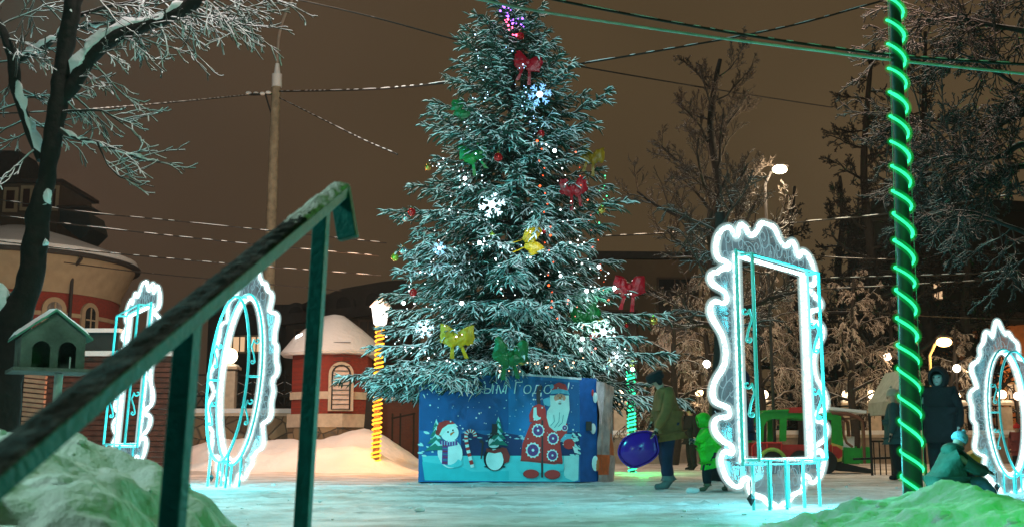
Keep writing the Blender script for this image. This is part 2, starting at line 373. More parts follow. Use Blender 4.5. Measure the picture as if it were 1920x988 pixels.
def grit():
    g = random.Random(9); mb = MB()
    for _ in range(420):
        x, y = g.uniform(-6, 6), g.uniform(7, 19.5); r = .006+.022*g.random()**4; mb.ball((x, y, gz(x, y)+r*.3), r, 6, sq=(1.2, 1, .7))
    mb.build('snow_crumbs', CHUNK)['kind'] = 'stuff'
grit()
# small lumps of snow kicked over the square
def clod(px, py, r, label):
    p = W(px, py, CAM_Z*F_PX/(py-840)); mb = MB(); mb.ball((p.x, p.y, r*.45), r, 10, sq=(1.2, 1, .6))
    mb.v = [tuple(Vector(v)+Vector((noise.noise(Vector(v)*9), noise.noise(Vector(v)*9+Vector((5, 0, 0))), 0))*r*.5) for v in mb.v]
    tag(mb.build('snow_lump', SNOW), label, 'snow lump')
clod(785, 955, .045, 'small snow lump lying on the ice in front of the blue box')
clod(1297, 921, .075, 'pale snow lump beside the boots of the adult in the tan coat')

# ============================================================ left far buildings
RED = brick('red_brick', (.30, .028, .014), (.20, .020, .012), (.16, .10, .08), 6)
CREAM = mat('cream_plaster', (.38, .29, .19), .85, var=.12, scale=3, bump=.1)
DARKROOF = mat('dark_roof', (.035, .03, .03), .7, bump=.2)
GLASSD = mat('dark_window_glass', (.02, .022, .025), .15, bump=0, spec=.6)
WARMWIN = glow('lit_window', (1.0, .62, .34), .75)
IRON = snowy('iron_with_snow', (.018, .016, .015), lo=.45, hi=.75, namp=.25)

def arch_pts(c, u, w, h, n=10):
    """outline of a round-headed opening: c bottom centre, u across"""
    u = Vector(u); c = Vector(c); r = w/2
    pts = [c-u*r, c+u*r]
    for k in range(n+1):
        a = math.pi*k/n; pts.append(c+u*(r*math.cos(a))+Vector((0, 0, h-r+r*math.sin(a))))
    return pts
def arched_window(parent, c, ang, w, h, lit=False, surround=.16):
    u = Vector((math.cos(ang), math.sin(ang), 0)); n = Vector((u.y, -u.x, 0)); c = Vector(c)
    mb = MB(); mb.prism(arch_pts(c-Vector((0, 0, surround*.4)), u, w+2*surround, h+surround*1.4), n*.10)
    f = mb.build('window', CREAM, parent, smooth=False)
    mb = MB(); mb.prism(arch_pts(c+n*.103, u, w, h), n*.012)
    mb.build('pane', WARMWIN if lit else GLASSD, f, smooth=False)
    mb = MB(); mb.box(c+n*.13+Vector((0, 0, h*.5)), (.05, .02, h*.94), rz=ang); mb.box(c+n*.13+Vector((0, 0, h*.55)), (w*.96, .022, .05), rz=ang)
    mb.build('glazing_bar', CREAM, f, smooth=False)

# round red-brick house
Yt = 40.0; ct = Vector((XY(8, Yt), Yt, 0)); rt = 3.55
zt_ = [ZZ(v, Yt-rt) for v in (545, 500, 470, 425)]
t = thing('brick_house', ct, 'round red brick house with cream arched windows and cornice behind the left tree', 'house')
mb = MB(); mb.lathe([(rt, 0), (rt, zt_[0]-.4), (rt, zt_[0]+.5)], ct, 48); mb.box(ct+Vector((-6, 1.5, (zt_[0]+.5)/2)), (9, 4, zt_[0]+.5)); mb.build('wall', RED, t)
mb = MB(); mb.lathe([(rt+.06, 0), (rt+.06, 1.0)], ct, 48); mb.build('plinth', CREAM, t)
mb = MB(); mb.lathe([(rt+.05, zt_[0]+.1), (rt+.08, zt_[0]+.35), (rt+.5, zt_[1]+.5), (rt+.62, zt_[1]+.6)], ct, 48); mb.box(ct+Vector((-6, -.6, zt_[1]+.1)), (9, .5, 1.0)); mb.build('cornice', CREAM, t)
mb = MB(); mb.lathe([(rt+.68, zt_[1]+.5), (rt+.7, zt_[1]+.62), (rt+.6, zt_[1]+.64)], ct, 48); gt = mb.build('gutter', DARKROOF, t)
mb = MB(); mb.lathe([(rt+.64, zt_[1]+.66), (rt+.55, zt_[1]+.85), (rt*.6, zt_[1]+1.55), (.6, zt_[1]+2.0)], ct, 48); mb.box(ct+Vector((-6.3, 1.5, zt_[1]+1.0)), (9, 4.6, .8), taper=.8); mb.build('roof', SNOW, t)
for a, z0, w, h in ((-100, 3.9, .75, 1.35), (-72, 3.9, .62, 1.2), (-46, 3.95, .5, 1.05), (-24, 4.0, .45, 1.0)):
    an = R(a); p = ct+Vector((rt*math.cos(an), rt*math.sin(an), ZZ(618, Yt-rt)))*1
    arched_window(t, p+Vector((math.cos(an), math.sin(an), 0))*-.03, an+math.pi/2, w, h)
mb = MB(); mb.lathe([(rt+.04, ZZ(585, 36.5)), (rt+.05, ZZ(585, 36.5)+.02), (rt+.05, ZZ(585, 36.5)+.12), (rt+.04, ZZ(585, 36.5)+.14)], ct, 48); mb.build('string_course', CREAM, t)
an = R(-38); q = ct+Vector((math.cos(an), math.sin(an), 0))*(rt+.14)
mb = MB(); mb.tube([q+Vector((math.cos(an)*.5, math.sin(an)*.5, zt_[1]+.45)), q+Vector((0, 0, zt_[1]+.1)), q+Vector((0, 0, 0))], .06, 8); mb.build('downpipe', DARKROOF, t)

# taller dark house behind it
t = thing('town_house', (XY(30, 52), 52, 0), 'dark town house with pale framed windows rising behind the round brick house', 'house')
x0, x1 = XY(-160, 50), XY(78, 50); zt1, zt2 = ZZ(345, 50), ZZ(272, 50)
BROWN = mat('brown_plaster', (.10, .065, .045), .9, var=.15, scale=1.5)
mb = MB(); mb.box(((x0+x1)/2, 52, zt1/2), (x1-x0, 4, zt1)); mb.build('wall', BROWN, t)
mb = MB(); mb.box(((x0+x1)/2, 52, zt1+.08), (x1-x0+.5, 4.6, .16)); xm = XY(0, 50)
mb.add([(x0, 50.2, zt1+.16), (xm, 50.2, zt1+.16), (xm-.6, 51, zt2), (x0, 51, zt2), (x0, 54, zt1+.16), (xm, 54, zt1+.16), (xm-.6, 53, zt2), (x0, 53, zt2)],
       [(0, 1, 2, 3), (5, 4, 7, 6), (3, 2, 6, 7), (1, 5, 6, 2)]); mb.build('roof', snowy('tile_with_snow', (.05, .03, .028), lo=.8, hi=1.0, namp=.3, nscale=1), t)
for k, (px, py, w, h) in enumerate(((82, 368, .42, 1.1), (99, 372, .38, 1.0), (20, 375, .5, 1.0), (50, 372, .4, 1.0))):
    c = W(px, py, 49.9); mb = MB()
    mb.box(c, (w+.16, .08, h+.16)); f = mb.build('window', CREAM, t); mb = MB(); mb.box(c-Vector((0, .05, 0)), (w*.75, .02, h*.85)); mb.build('pane', mat('dim_red_glass', (.05, .015, .01), .3, bump=0), f)
zb = [W(112, 392, 48), W(165, 398, 48), W(172, 428, 48), W(150, 450, 48), W(112, 420, 48)]
mb = MB(); mb.prism([(p.x, 48, p.z) for p in zb], (0, 2, 0)); o = mb.build('bay', mat('dark_teal_sheet', (.008, .02, .025), .5), t, smooth=False)
mb = MB(); mb.box(W(140, 392, 48.3)+Vector((0, .6, .06)), (1.45, 1.6, .1)); mb.build('bay_roof', IRON, t)

# dark red slatted wall behind the far left frame
def slat_wall():
    Y = 27.5; x0, x1 = XY(-40, Y), XY(345, Y); zt = ZZ(668, Y)
    t = thing('slatted_wall', ((x0+x1)/2, Y, 0), 'dark red wall of horizontal boards with a snowy coping, behind the leftmost frame', 'wall')
    mb = MB(); h = zt/22
    for k in range(22): mb.box(((x0+x1)/2, Y+.05-.0*k, h*(k+.5)), (x1-x0, .10, h*.80)); mb.box(((x0+x1)/2, Y+.1, h*(k+.5)+h*.45), (x1-x0-.02, .1, h*.22))
    mb.build('boards', mat('dark_red_board', (.11, .035, .022), .6, var=.35, scale=9), t, smooth=False)
    mb = MB(); mb.box(((x0+x1)/2, Y+.05, zt+.07), (x1-x0+.1, .34, .12)); mb.build('coping_snow', SNOW, t)
    x2 = XY(200, Y); zt2 = ZZ(628, Y)
    mb = MB(); mb.box(((x0+x2)/2, Y+.5, (zt+zt2)/2+.1), (x2-x0, .3, zt2-zt)); mb.build('upper_board', mat('dark_green_board', (.015, .03, .03), .6), t)
    mb = MB(); mb.box(((x0+x2)/2, Y+.5, zt2+.15), (x2-x0+.1, .45, .10)); mb.build('snow_ledge', SNOW, t)
slat_wall()
# lit garage shutter seen under the feeder
def shutter():
    Y = 24; a, b = XY(38, Y), XY(78, Y); z0, z1 = ZZ(800, Y), ZZ(692, Y)
    t = thing('louvred_gate', ((a+b)/2, Y, 0), 'narrow orange lit louvred gate seen below the bird feeder', 'gate')
    mb = MB()
    for k in range(12): mb.box(((a+b)/2, Y, lerp(z0, z1, (k+.5)/12)), (b-a, .12, (z1-z0)/12*.7), M=Matrix.Rotation(R(6), 3, 'Y'))
    mb.box(((a+b)/2, Y, z0/2), (b-a, .1, z0))
    mb.build('louvre', mat('orange_wood', (.5, .2, .12), .6), t, smooth=False)
    mb = MB(); c = XY(22, Y)
    for k in range(6): mb.box(((a+c)/2, Y, lerp(z0, z1, k/5)), (a-c, .08, .07))
    for x in (a-.03, c): mb.box((x, Y-.07, z1/2), (.07, .05, z1))
    mb.build('frame', IRON, t, smooth=False)
    lamp('gate_light', ((a+b)/2, Y-1.3, z1+.25), (1, .55, .35), 10, .1)
shutter()

# ============================================================ fence, pillars, gatehouse
PALE = mat('pale_pillar', (.55, .46, .36), .85, var=.15)
STONE = stone('field_stone')
GLOBE = glow('globe_lamp_glass', (1.0, .74, .42), 9)
def pillar(px, Y, ztop, zbase, w, label, lit=True, globe=.16):
    x = XY(px, Y); z0 = gz(x, Y)
    t = thing('fence_pillar', (x, Y, z0), label, 'pillar', 'pale pillars of the park fence')
    mb = MB(); mb.box((x, Y, (z0+ztop)/2-.05), (w, w, ztop-z0-.1)); mb.build('shaft', PALE, t, smooth=False)
    mb = MB(); mb.box((x, Y, ztop), (w*1.25, w*1.25, .09)); mb.build('cap', PALE, t, smooth=False)
    mb = MB(); mb.box((x, Y, ztop+.085), (w*1.15, w*1.15, .08), taper=.8); mb.build('snow_cap', SNOW, t)
    if lit:
        g = thing('globe_lamp', (x, Y, ztop+.12), label.replace('fence pillar', 'globe lamp').replace('pillar', 'globe lamp'), 'lamp', 'round lamps on the fence pillars')
        mb = MB(); mb.tube([(x, Y, ztop+.10), (x, Y, ztop+.2)], .05, 8); mb.build('socket', DARKROOF, g)
        mb = MB(); mb.ball((x, Y, ztop+.2+globe*.8), globe, 12); mb.build('globe', GLOBE, g)
        lamp('globe_light', (x, Y-.45, ztop+.3+globe), (1, .68, .38), 13, .12, parent=None)
def iron_panel(pa, pb, Y, zb, zt, label, style=0):
    xa, xb = XY(pa, Y), XY(pb, Y)
    t = thing('iron_fence_panel', ((xa+xb)/2, Y, zb), label, 'fence', 'wrought iron panels of the park fence')
    mb = MB()
    for z in (zb+.08, zt-.04, lerp(zb, zt, .38)): mb.box(((xa+xb)/2, Y, z), (xb-xa, .05, .05))
    mb.build('rail', IRON, t, smooth=False)
    mb = MB(); n = max(3, int((xb-xa)/.5))
    for k in range(n+1): mb.box((lerp(xa+.03, xb-.03, k/n), Y, (zb+zt)/2+.06), (.035, .035, zt-zb+.14))
    mb.build('bars', IRON, t, smooth=False)
    mb = MB(); zc = (zb+zt)/2+.1
    for k in range(n):
        cx = lerp(xa, xb, (k+.5)/n); r = min((xb-xa)/n*.42, (zt-zb)*.32)
        if style == 0:
            for s in (-1, 1):
                mb.tube([(cx-r, Y-.03, zc+s*.02*0+.2*s), (cx, Y-.03, zc+s*.09), (cx+r, Y-.03, zc+.2*s)], .018, 6)
                mb.tube([(cx-r, Y-.03, zb+.12 if s > 0 else zc-.05), (cx+r, Y-.03, zc-.05 if s > 0 else zb+.12)], .016, 6)
        else:
            mb.tube([(cx+r*.45*math.cos(a), Y-.03, zc+r*.45*math.sin(a)) for a in np.linspace(0, 2*math.pi, 14)], .02, 6)
            for a in np.linspace(0, 2*math.pi, 10)[:-1]:
                mb.tube([(cx+r*.5*math.cos(a), Y-.03, zc+r*.5*math.sin(a)), (cx+r*1.15*math.cos(a), Y-.03, zc+r*1.15*math.sin(a))], .014, 6)
    mb.build('ornament', IRON, t)
def base_wall(pa, pb, Y, zt, label, m, d=.7):
    xa, xb = XY(pa, Y), XY(pb, Y)
    t = thing('fence_base_wall', ((xa+xb)/2, Y, 0), label, 'wall')
    mb = MB(); mb.box(((xa+xb)/2, Y, zt/2), (xb-xa, d, zt)); mb.build('masonry', m, t, smooth=False)
    mb = MB(); n = 30; vs = []
    mb.box(((xa+xb)/2, Y, zt+.05), (xb-xa+.1, d+.16, .10)); mb.build('coping', PALE, t, smooth=False)
    mb = MB(); mb.box(((xa+xb)/2, Y, zt+.17), (xb-xa+.12, d+.2, .14), taper=.97); mb.build('snow_cap', SNOW, t)
Yf = 37.0
zl = ZZ(780, Yf)
base_wall(300, 600, Yf, zl, 'field stone base wall under the iron fence left of the red gatehouse', STONE)
pillar(424, Yf, ZZ(690, Yf), zl, .52, 'pale pillar left of the red gatehouse, seen through the oval frame', True, .26)
pillar(330, Yf, ZZ(690, Yf), zl, .52, 'pale fence pillar far left, behind the handrail post', False)
iron_panel(440, 560, Yf, zl+.22, ZZ(700, Yf), 'snow-lined iron fence panel between the pale pillar and the red gatehouse')
iron_panel(340, 409, Yf, zl+.22, ZZ(700, Yf), 'snow-lined iron fence panel behind the left side of the oval frame')

def gatehouse():
    Y = 34.5; c = Vector((XY(620, Y), Y, 0)); r = 70/2100*Y*1.02
    zb, zs, ze, zp = ZZ(800, Y-r), ZZ(775, Y-r), ZZ(662, Y-r), ZZ(596, Y)
    t = thing('gatehouse', c, 'small round red brick gatehouse with a domed snow roof and arched grille window', 'building')
    n = 8
    def ring(rr, z): return [c+Vector((rr*math.cos(2*math.pi*(k+.5)/n), rr*math.sin(2*math.pi*(k+.5)/n), z)) for k in range(n)]
    def oct_(rr, z0, z1, nm, m, rr2=None):
        mb = MB(); a = ring(rr, z0); b = ring(rr2 or rr, z1)
        mb.add(a+b, [(k, (k+1) % n, (k+1) % n+n, k+n) for k in range(n)]+[tuple(range(n))[::-1], tuple(range(n, 2*n))]); return mb.build(nm, m, t, smooth=False)
    rr = r*1.06
    oct_(rr+.08, 0, zb, 'stone_base', STONE); oct_(rr+.12, zb, zs, 'plinth', PALE); oct_(rr, zs, ze, 'wall', RED)
    zm = ZZ(747, Y-r); oct_(rr+.05, zm, zm+.22, 'string_course', PALE)
    # roof: thick snow dome with drooping eaves
    mb = MB(); H = (zp-ze)*1.08
    prof = [(r*1.0, ze-.02), (r*1.30, ze-.02), (r*1.36, ze+.06), (r*1.28, ze+.18), (r*1.05, ze+H*.42), (r*.78, ze+H*.62), (r*.52, ze+H*.80), (r*.28, ze+H*.96), (r*.1, ze+H)]
    mb.lathe(prof, c, 40)
    mb.v = [tuple(Vector(v)+Vector((0, 0, .05*noise.noise(Vector(v)*1.3)))) for v in mb.v]
    mb.build('snow_roof', SNOW, t)
    # front right wall faces: window in the face towards the camera
    ang = R(8); u = Vector((math.cos(ang), math.sin(ang), 0)); nn = Vector((u.y, -u.x, 0))
    apo = rr*math.cos(math.pi/n)
    cc = c+nn*(apo-.02)+u*.28; cc.z = zs+.08
    mb = MB(); hh = ZZ(678, Y-r)-cc.z
    mb.prism(arch_pts(cc, u, .74, hh), nn*.22); f = mb.build('window_surround', PALE, t, smooth=False)
    mb = MB(); mb.prism(arch_pts(cc+nn*.223+Vector((0, 0, .05)), u, .50, hh-.18), nn*.01); mb.build('pane', mat('warm_window_shade', (.62, .50, .45), .6), f, smooth=False)
    mb = MB()
    for k in range(5): mb.bar(cc+nn*.26+u*(-.24+.12*k)+Vector((0, 0, .05)), cc+nn*.26+u*(-.24+.12*k)+Vector((0, 0, hh-.4+.12*(2-abs(k-2))*.8)), .028, .028)
    for k in range(15): mb.bar(cc+nn*.262-u*.25+Vector((0, 0, .05+k*.14)), cc+nn*.262+u*.25+Vector((0, 0, .05+k*.14)), .02, .02)
    mb.tube(arch_pts(cc+nn*.25+Vector((0, 0, .05)), u, .52, hh-.16), .025, 6, closed=True)
    mb.build('grille', mat('black_iron', (.012, .01, .01), .6), f)
    mb = MB(); mb.box(c+nn*(apo+.03)+u*1.0+Vector((0, 0, lerp(zs, ze, .5))), (.06, .05, .09), rz=ang); mb.build('wall_sign', mat('white_paint', (.75, .75, .75)), t)
    # lamp glowing on the roof edge
    p = W(570, 632, Y-r*.6)
    g = thing('flood_lamp', p, 'bright white flood lamp on the snowy eave of the red gatehouse', 'lamp')
    mb = MB(); mb.ball(p, .16, 12, sq=(1.6, .8, .7)); mb.build('bulb', glow('flood_white', (1, .95, .88), 14), g)
    mb = MB(); mb.box(p+Vector((0, .2, -.06)), (.4, .12, .25)); mb.build('housing', DARKROOF, g)
gatehouse()
lamp('unseen_light', (-6.9, 29.2, 4.4), (1, .62, .48), 190, .3)  # added to brighten the red gatehouse wall
lamp('unseen_light', (-9.5, 24, 6.5), (1, .52, .33), 420, .4)  # unseen warm light over the far snow, without a lantern
lamp('unseen_light', (-3.9, 26.8, 4.6), (1, .44, .20), 420, .4)  # unseen light added to turn the snow orange by the amber pole

# low brick wall and dark pole right of the gatehouse
Yw = 35
xa, xb = XY(690, Yw), XY(800, Yw); t = thing('brick_wall', ((xa+xb)/2, Yw, 0), 'low dark red brick wall with snow on top between gatehouse and blue box', 'wall')
mb = MB(); zt = ZZ(750, Yw); mb.box(((xa+xb)/2, Yw, zt/2), (xb-xa, .4, zt)); mb.build('masonry', brick('dark_brick', (.10, .03, .02), (.08, .025, .018), (.06, .05, .045), 5), t, smooth=False)
mb = MB(); mb.box(((xa+xb)/2, Yw, zt+.06), (xb-xa+.1, .5, .12)); mb.build('snow_cap', SNOW, t)
p0, p1 = W(686, 820, 33), W(701, 690, 33)
mb = MB(); mb.bar((p0.x, 33, 0), (p1.x, 33, p1.z), .3, .25); tag(mb.build('dark_post', mat('black_timber', (.012, .012, .012), .8), smooth=False), 'leaning black timber post beside the gatehouse', 'post')
t = thing('low_rail', (XY(750, 33), 33, .5), 'low thin iron rail sticking out of the snow left of the blue box', 'rail')
mb = MB()
for px in (735, 750, 775): q = XY(px, 32.6); mb.box((q, 32.6, .95), (.05, .05, 1.3))
mb.build('posts', IRON, t); mb = MB(); mb.bar((XY(733, 32.6), 32.6, 1.45), (XY(778, 32.6), 32.6, 1.6), .05, .05); mb.build('rail', IRON, t)

# fence along the right half
Yr = 38.0; zr = ZZ(803, Yr)
base_wall(1090, 1960, Yr+.1, zr-.3, 'long low pale base wall of the iron fence running behind the toy train', mat('pale_wall', (.30, .25, .20), .9))
px_p = (1163, 1245, 1325, 1436, 1512, 1592, 1640, 1728, 1800, 1886, 1945)
words = ('right of the blue box', 'behind the adult in the tan coat', 'left of the bright rectangular frame', 'inside the bright rectangular frame', 'behind the right bar of the rectangular frame',
         'above the open end of the toy train', 'left of the green lit pole', 'right of the green lit pole', 'behind the figure in black', 'seen through the right oval frame', 'at the right edge')
for a, w in zip(px_p, words): pillar(a, Yr, ZZ(757, Yr), zr, .42, 'pale fence pillar '+w, a not in (1245, 1325, 1512), .15)
for k in range(len(px_p)-1):
    iron_panel(px_p[k]+12, px_p[k+1]-12, Yr, zr-.02, ZZ(742+4*(k % 2), Yr), 'rosette iron fence panel whose left pillar stands '+words[k], 1)

# ============================================================ big buildings behind
def block(name, label, pa, pb, Y, ptop, wallm, roofm, slope=0, depth=8, wins=(), snow_edge=True, roofh=.5):
    xa, xb = XY(pa, Y), XY(pb, Y); zt = ZZ(ptop, Y); zt2 = ZZ(ptop+slope, Y)
    t = thing(name, ((xa+xb)/2, Y, 0), label, 'building')
    mb = MB(); mb.prism([(xa, Y, 0), (xb, Y, 0), (xb, Y, zt2), (xa, Y, zt)], (0, depth, 0)); mb.build('wall', wallm, t, smooth=False)
    mb = MB(); mb.prism([(xa-.3, Y-.4, zt), (xb+.3, Y-.4, zt2), (xb+.3, Y-.4, zt2+roofh), (xa-.3, Y-.4, zt+roofh)], (0, depth+.8, 0)); mb.build('roof', roofm, t, smooth=False)
    for (px, py, w, h, lit) in wins:
        c = W(px, py, Y-.05); mb = MB(); mb.box(c, (w+.2, .12, h+.2)); f = mb.build('window', BROWN if not lit else CREAM, t, smooth=False)
        mb = MB(); mb.box(c-Vector((0, .07, 0)), (w, .02, h)); mb.build('pane', WARMWIN if lit else GLASSD, f, smooth=False)
        mb = MB(); mb.box(c-Vector((0, .09, 0)), (.06, .02, h)); mb.build('glazing_bar', BROWN, f, smooth=False)
    return t
BW = mat('brown_wall', (.16, .115, .075), .9, var=.2, scale=.6)
DW = mat('dark_wall', (.045, .032, .026), .9, var=.2, scale=.6)
block('mansard_building', 'dark building with lit windows seen through the left oval frame', 380, 545, 58, 590, DW, DARKROOF, 0, 8,
      [(437, 645, .5, .75, True), (450, 645, .5, .75, True), (481, 645, .5, .75, True), (505, 690, .5, .75, False)])
t = block('mansard_building', 'large dark mansard building behind the gatehouse and the lantern post', 528, 760, 54, 610, DW, DARKROOF, -25, 8,
      [(570, 640, .8, 1.0, False), (600, 640, .8, 1.0, False), (650, 625, .8, 1.0, False), (690, 622, .8, 1.0, False)])
mb = MB(); pr = [W(a, b, 54.5) for a, b in ((528, 600), (535, 580), (575, 566), (640, 541), (720, 527), (760, 524), (760, 590))]
mb.prism(pr, (0, 6, 0)); mb.build('mansard_roof', mat('roof_tin', (.03, .024, .022), .6), t, smooth=False)
for px, py in ((556, 590), (590, 583), (645, 572), (700, 565)):
    c = W(px, py, 54.3); mb = MB(); mb.prism(arch_pts(c-Vector((0, 0, .4)), (1, 0, 0), 1.1, 1.0), (0, -.15, 0)); f = mb.build('dormer', DARKROOF, t)
    mb = MB(); mb.prism(arch_pts(c-Vector((0, .17, .3)), (1, 0, 0), .7, .7), (0, -.02, 0)); mb.build('pane', GLASSD, f)
p = W(599, 572, 53); mb = MB(); mb.box(p, (.5, .5, 1.2)); tag(mb.build('chimney', DARKROOF, t), None)
block('apartment_building', 'plain brown building with dark eaves rising right of the christmas tree', 1120, 1318, 56, 486, BW, DARKROOF, 2, 10,
      [(1265, 540, 1.6, .9, False), (1265, 610, 1.6, 3.0, False), (1165, 640, 1.5, 3.0, False)], roofh=.35)
mb = MB(); a, b = XY(1120, 55.7), XY(1318, 55.7); mb.box(((a+b)/2, 55.8, ZZ(548, 55.8)), (b-a, .3, .25)); mb.build('string_course', DARKROOF, bpy.data.objects['apartment_building'])
ORW = mat('orange_plaster', (.55, .24, .10), .9)
t = block('orange_building', 'orange lit house wall seen through the oval frame at the right edge', 1876, 2060, 48, 612, ORW, DARKROOF, -10, 6, [(1900, 740, .5, .9, True)])
lamp('wall_light', (XY(1890, 46.5), 46.5, ZZ(700, 46.5)), (1, .5, .2), 120, .2)
t = block('gable_house', 'dark tall house hidden behind the twigs at the right edge', 1690, 1990, 62, 380, DW, DARKROOF, 20, 8, [(1758, 545, .45, .9, True)])

lamp('unseen_light', (-11.5, 30.5, 7.2), (1, .55, .30), 160, .4)  # added to brighten the houses at the far left
# old blue playground pavilion roof behind the green pole
Y = 24; mb = MB(); P = [W(1706, 690, Y), W(1738, 762, Y), W(1738, 775, Y), W(1672, 775, Y), W(1672, 750, Y)]
t = thing('tent', (XY(1705, Y), Y, 0), 'pale grey sloping tent canopy behind the green lit pole', 'tent')
mb.prism(P, (0, 1.6, 0)); mb.build('canopy', mat('tent_cloth', (.22, .24, .2), .8), t, smooth=False)
mb = MB()
for px in (1675, 1735):
    for dy in (.05, 1.5): q = XY(px, Y); mb = MB(); mb.tube([(q, Y+dy, 0), (q, Y+dy, ZZ(770, Y))], .03, 8); mb.build('pole', IRON, t)
# ============================================================ trees
rng = np.random.default_rng(11)
BARK = snowy('bark_with_snow', (.035, .030, .027), lo=.45, hi=.7, nscale=3, namp=.45)
BARKD = snowy('dark_bark', (.020, .017, .015), lo=.75, hi=1.0, nscale=3, namp=.4)
FROST = snowy('frosted_twig', (.13, .10, .075), snow=(.62, .58, .52), lo=-.1, hi=.6, nscale=5, namp=.4)
TWIG = snowy('snowy_twig', (.05, .035, .028), lo=-.25, hi=.15, nscale=3, namp=.35)
def tube_set(lines, sides=4):
    """many (points, radii) polylines as one vertex / quad array"""
    Vs = []; Fs = []; base = 0
    ang = np.arange(sides)*2*np.pi/sides; ca, sa = np.cos(ang), np.sin(ang)
    for P, r in lines:
        P = np.asarray(P, float); n = len(P); r = np.asarray(r, float)
        T = np.gradient(P, axis=0); T /= np.linalg.norm(T, axis=1)[:, None]+1e-9
        up = np.array([0, 0, 1.]) if abs(T[:, 2]).mean() < .9 else np.array([1., 0, 0])
        A = np.cross(T, up); A /= np.linalg.norm(A, axis=1)[:, None]+1e-9; B = np.cross(A, T)
        ring = P[:, None, :]+r[:, None, None]*(A[:, None, :]*ca[None, :, None]+B[:, None, :]*sa[None, :, None])
        Vs.append(ring.reshape(-1, 3))
        i = np.arange(n-1)[:, None]*sides; k = np.arange(sides)[None, :]; k2 = (k+1) % sides
        q = np.stack([i+k, i+k2, i+sides+k2, i+sides+k], -1).reshape(-1, 4)+base
        Fs.append(q); base += n*sides
    return np.concatenate(Vs), np.concatenate(Fs)
def grow(out, p, d, L, r, lvl, cfg):
    """recursive branching; out[lvl] collects polylines"""
    n = 6 if lvl < 2 else 5
    pts = [p]; q = p.copy(); dd = d/np.linalg.norm(d); step = L/n
    for i in range(n):
        dd = dd+rng.normal(0, cfg['wig'], 3)+np.array([0, 0, cfg['grav'][min(lvl, len(cfg['grav'])-1)]])/n
        dd /= np.linalg.norm(dd); q = q+dd*step; pts.append(q)
    pts = np.array(pts); out.append((pts, np.linspace(r, max(r*.35, cfg['rmin']), n+1)))
    if lvl >= cfg['levels']: return
    kids = cfg['kids'][lvl]
    for k in range(kids):
        t = lerp(cfg.get('t0', .25), 1.0, (k+rng.random())/kids); i = min(int(t*n), n-1); f = t*n-i
        c = pts[i]*(1-f)+pts[i+1]*f; tv = pts[i+1]-pts[i]; tv /= np.linalg.norm(tv)
        perp = np.cross(tv, rng.normal(0, 1, 3)); perp /= np.linalg.norm(perp)+1e-9
        a = R(rng.uniform(*cfg['ang'])); nd = tv*math.cos(a)+perp*math.sin(a)
        grow(out, c, nd, L*cfg['len'][lvl]*rng.uniform(.6, 1.1)*(1.15-.5*t), max(r*(1-.6*t)*.6, cfg['rmin']), lvl+1, cfg)
def tree_thing(name, label, trunk_pts, trunk_r, limbs, cfg, bark, twig, group=None, loc=None):
    loc = loc or tuple(trunk_pts[0]); t = thing(name, loc, label, 'tree', group)
    if trunk_pts is not None:
        P = smooth_line(trunk_pts, 4); n = len(P); rr = np.interp(np.linspace(0, 1, n), np.linspace(0, 1, len(trunk_r)), trunk_r)
        mb = MB(); mb.tube(P, list(rr), 14)
        mb.v = [tuple(Vector(v)+Vector((noise.noise(Vector(v)*6), noise.noise(Vector(v)*6+Vector((3, 3, 3))), 0))*.12*trunk_r[0]) for v in mb.v]
        mb.build('trunk', bark, t)
    big = []; small = []
    for p, d, L, r in limbs:
        out = []; grow(out, np.array(p, float), np.array(d, float), L, r, 0, cfg)
        big.append(out[0]); small += out[1:]
    if big: V, Fq = tube_set(big, 7); np_mesh('limbs', V, Fq, bark, t, smooth=True)
    if small: V, Fq = tube_set(small, 4 if len(small) < 6000 else 3); np_mesh('twigs', V, Fq, twig, t)
    return t

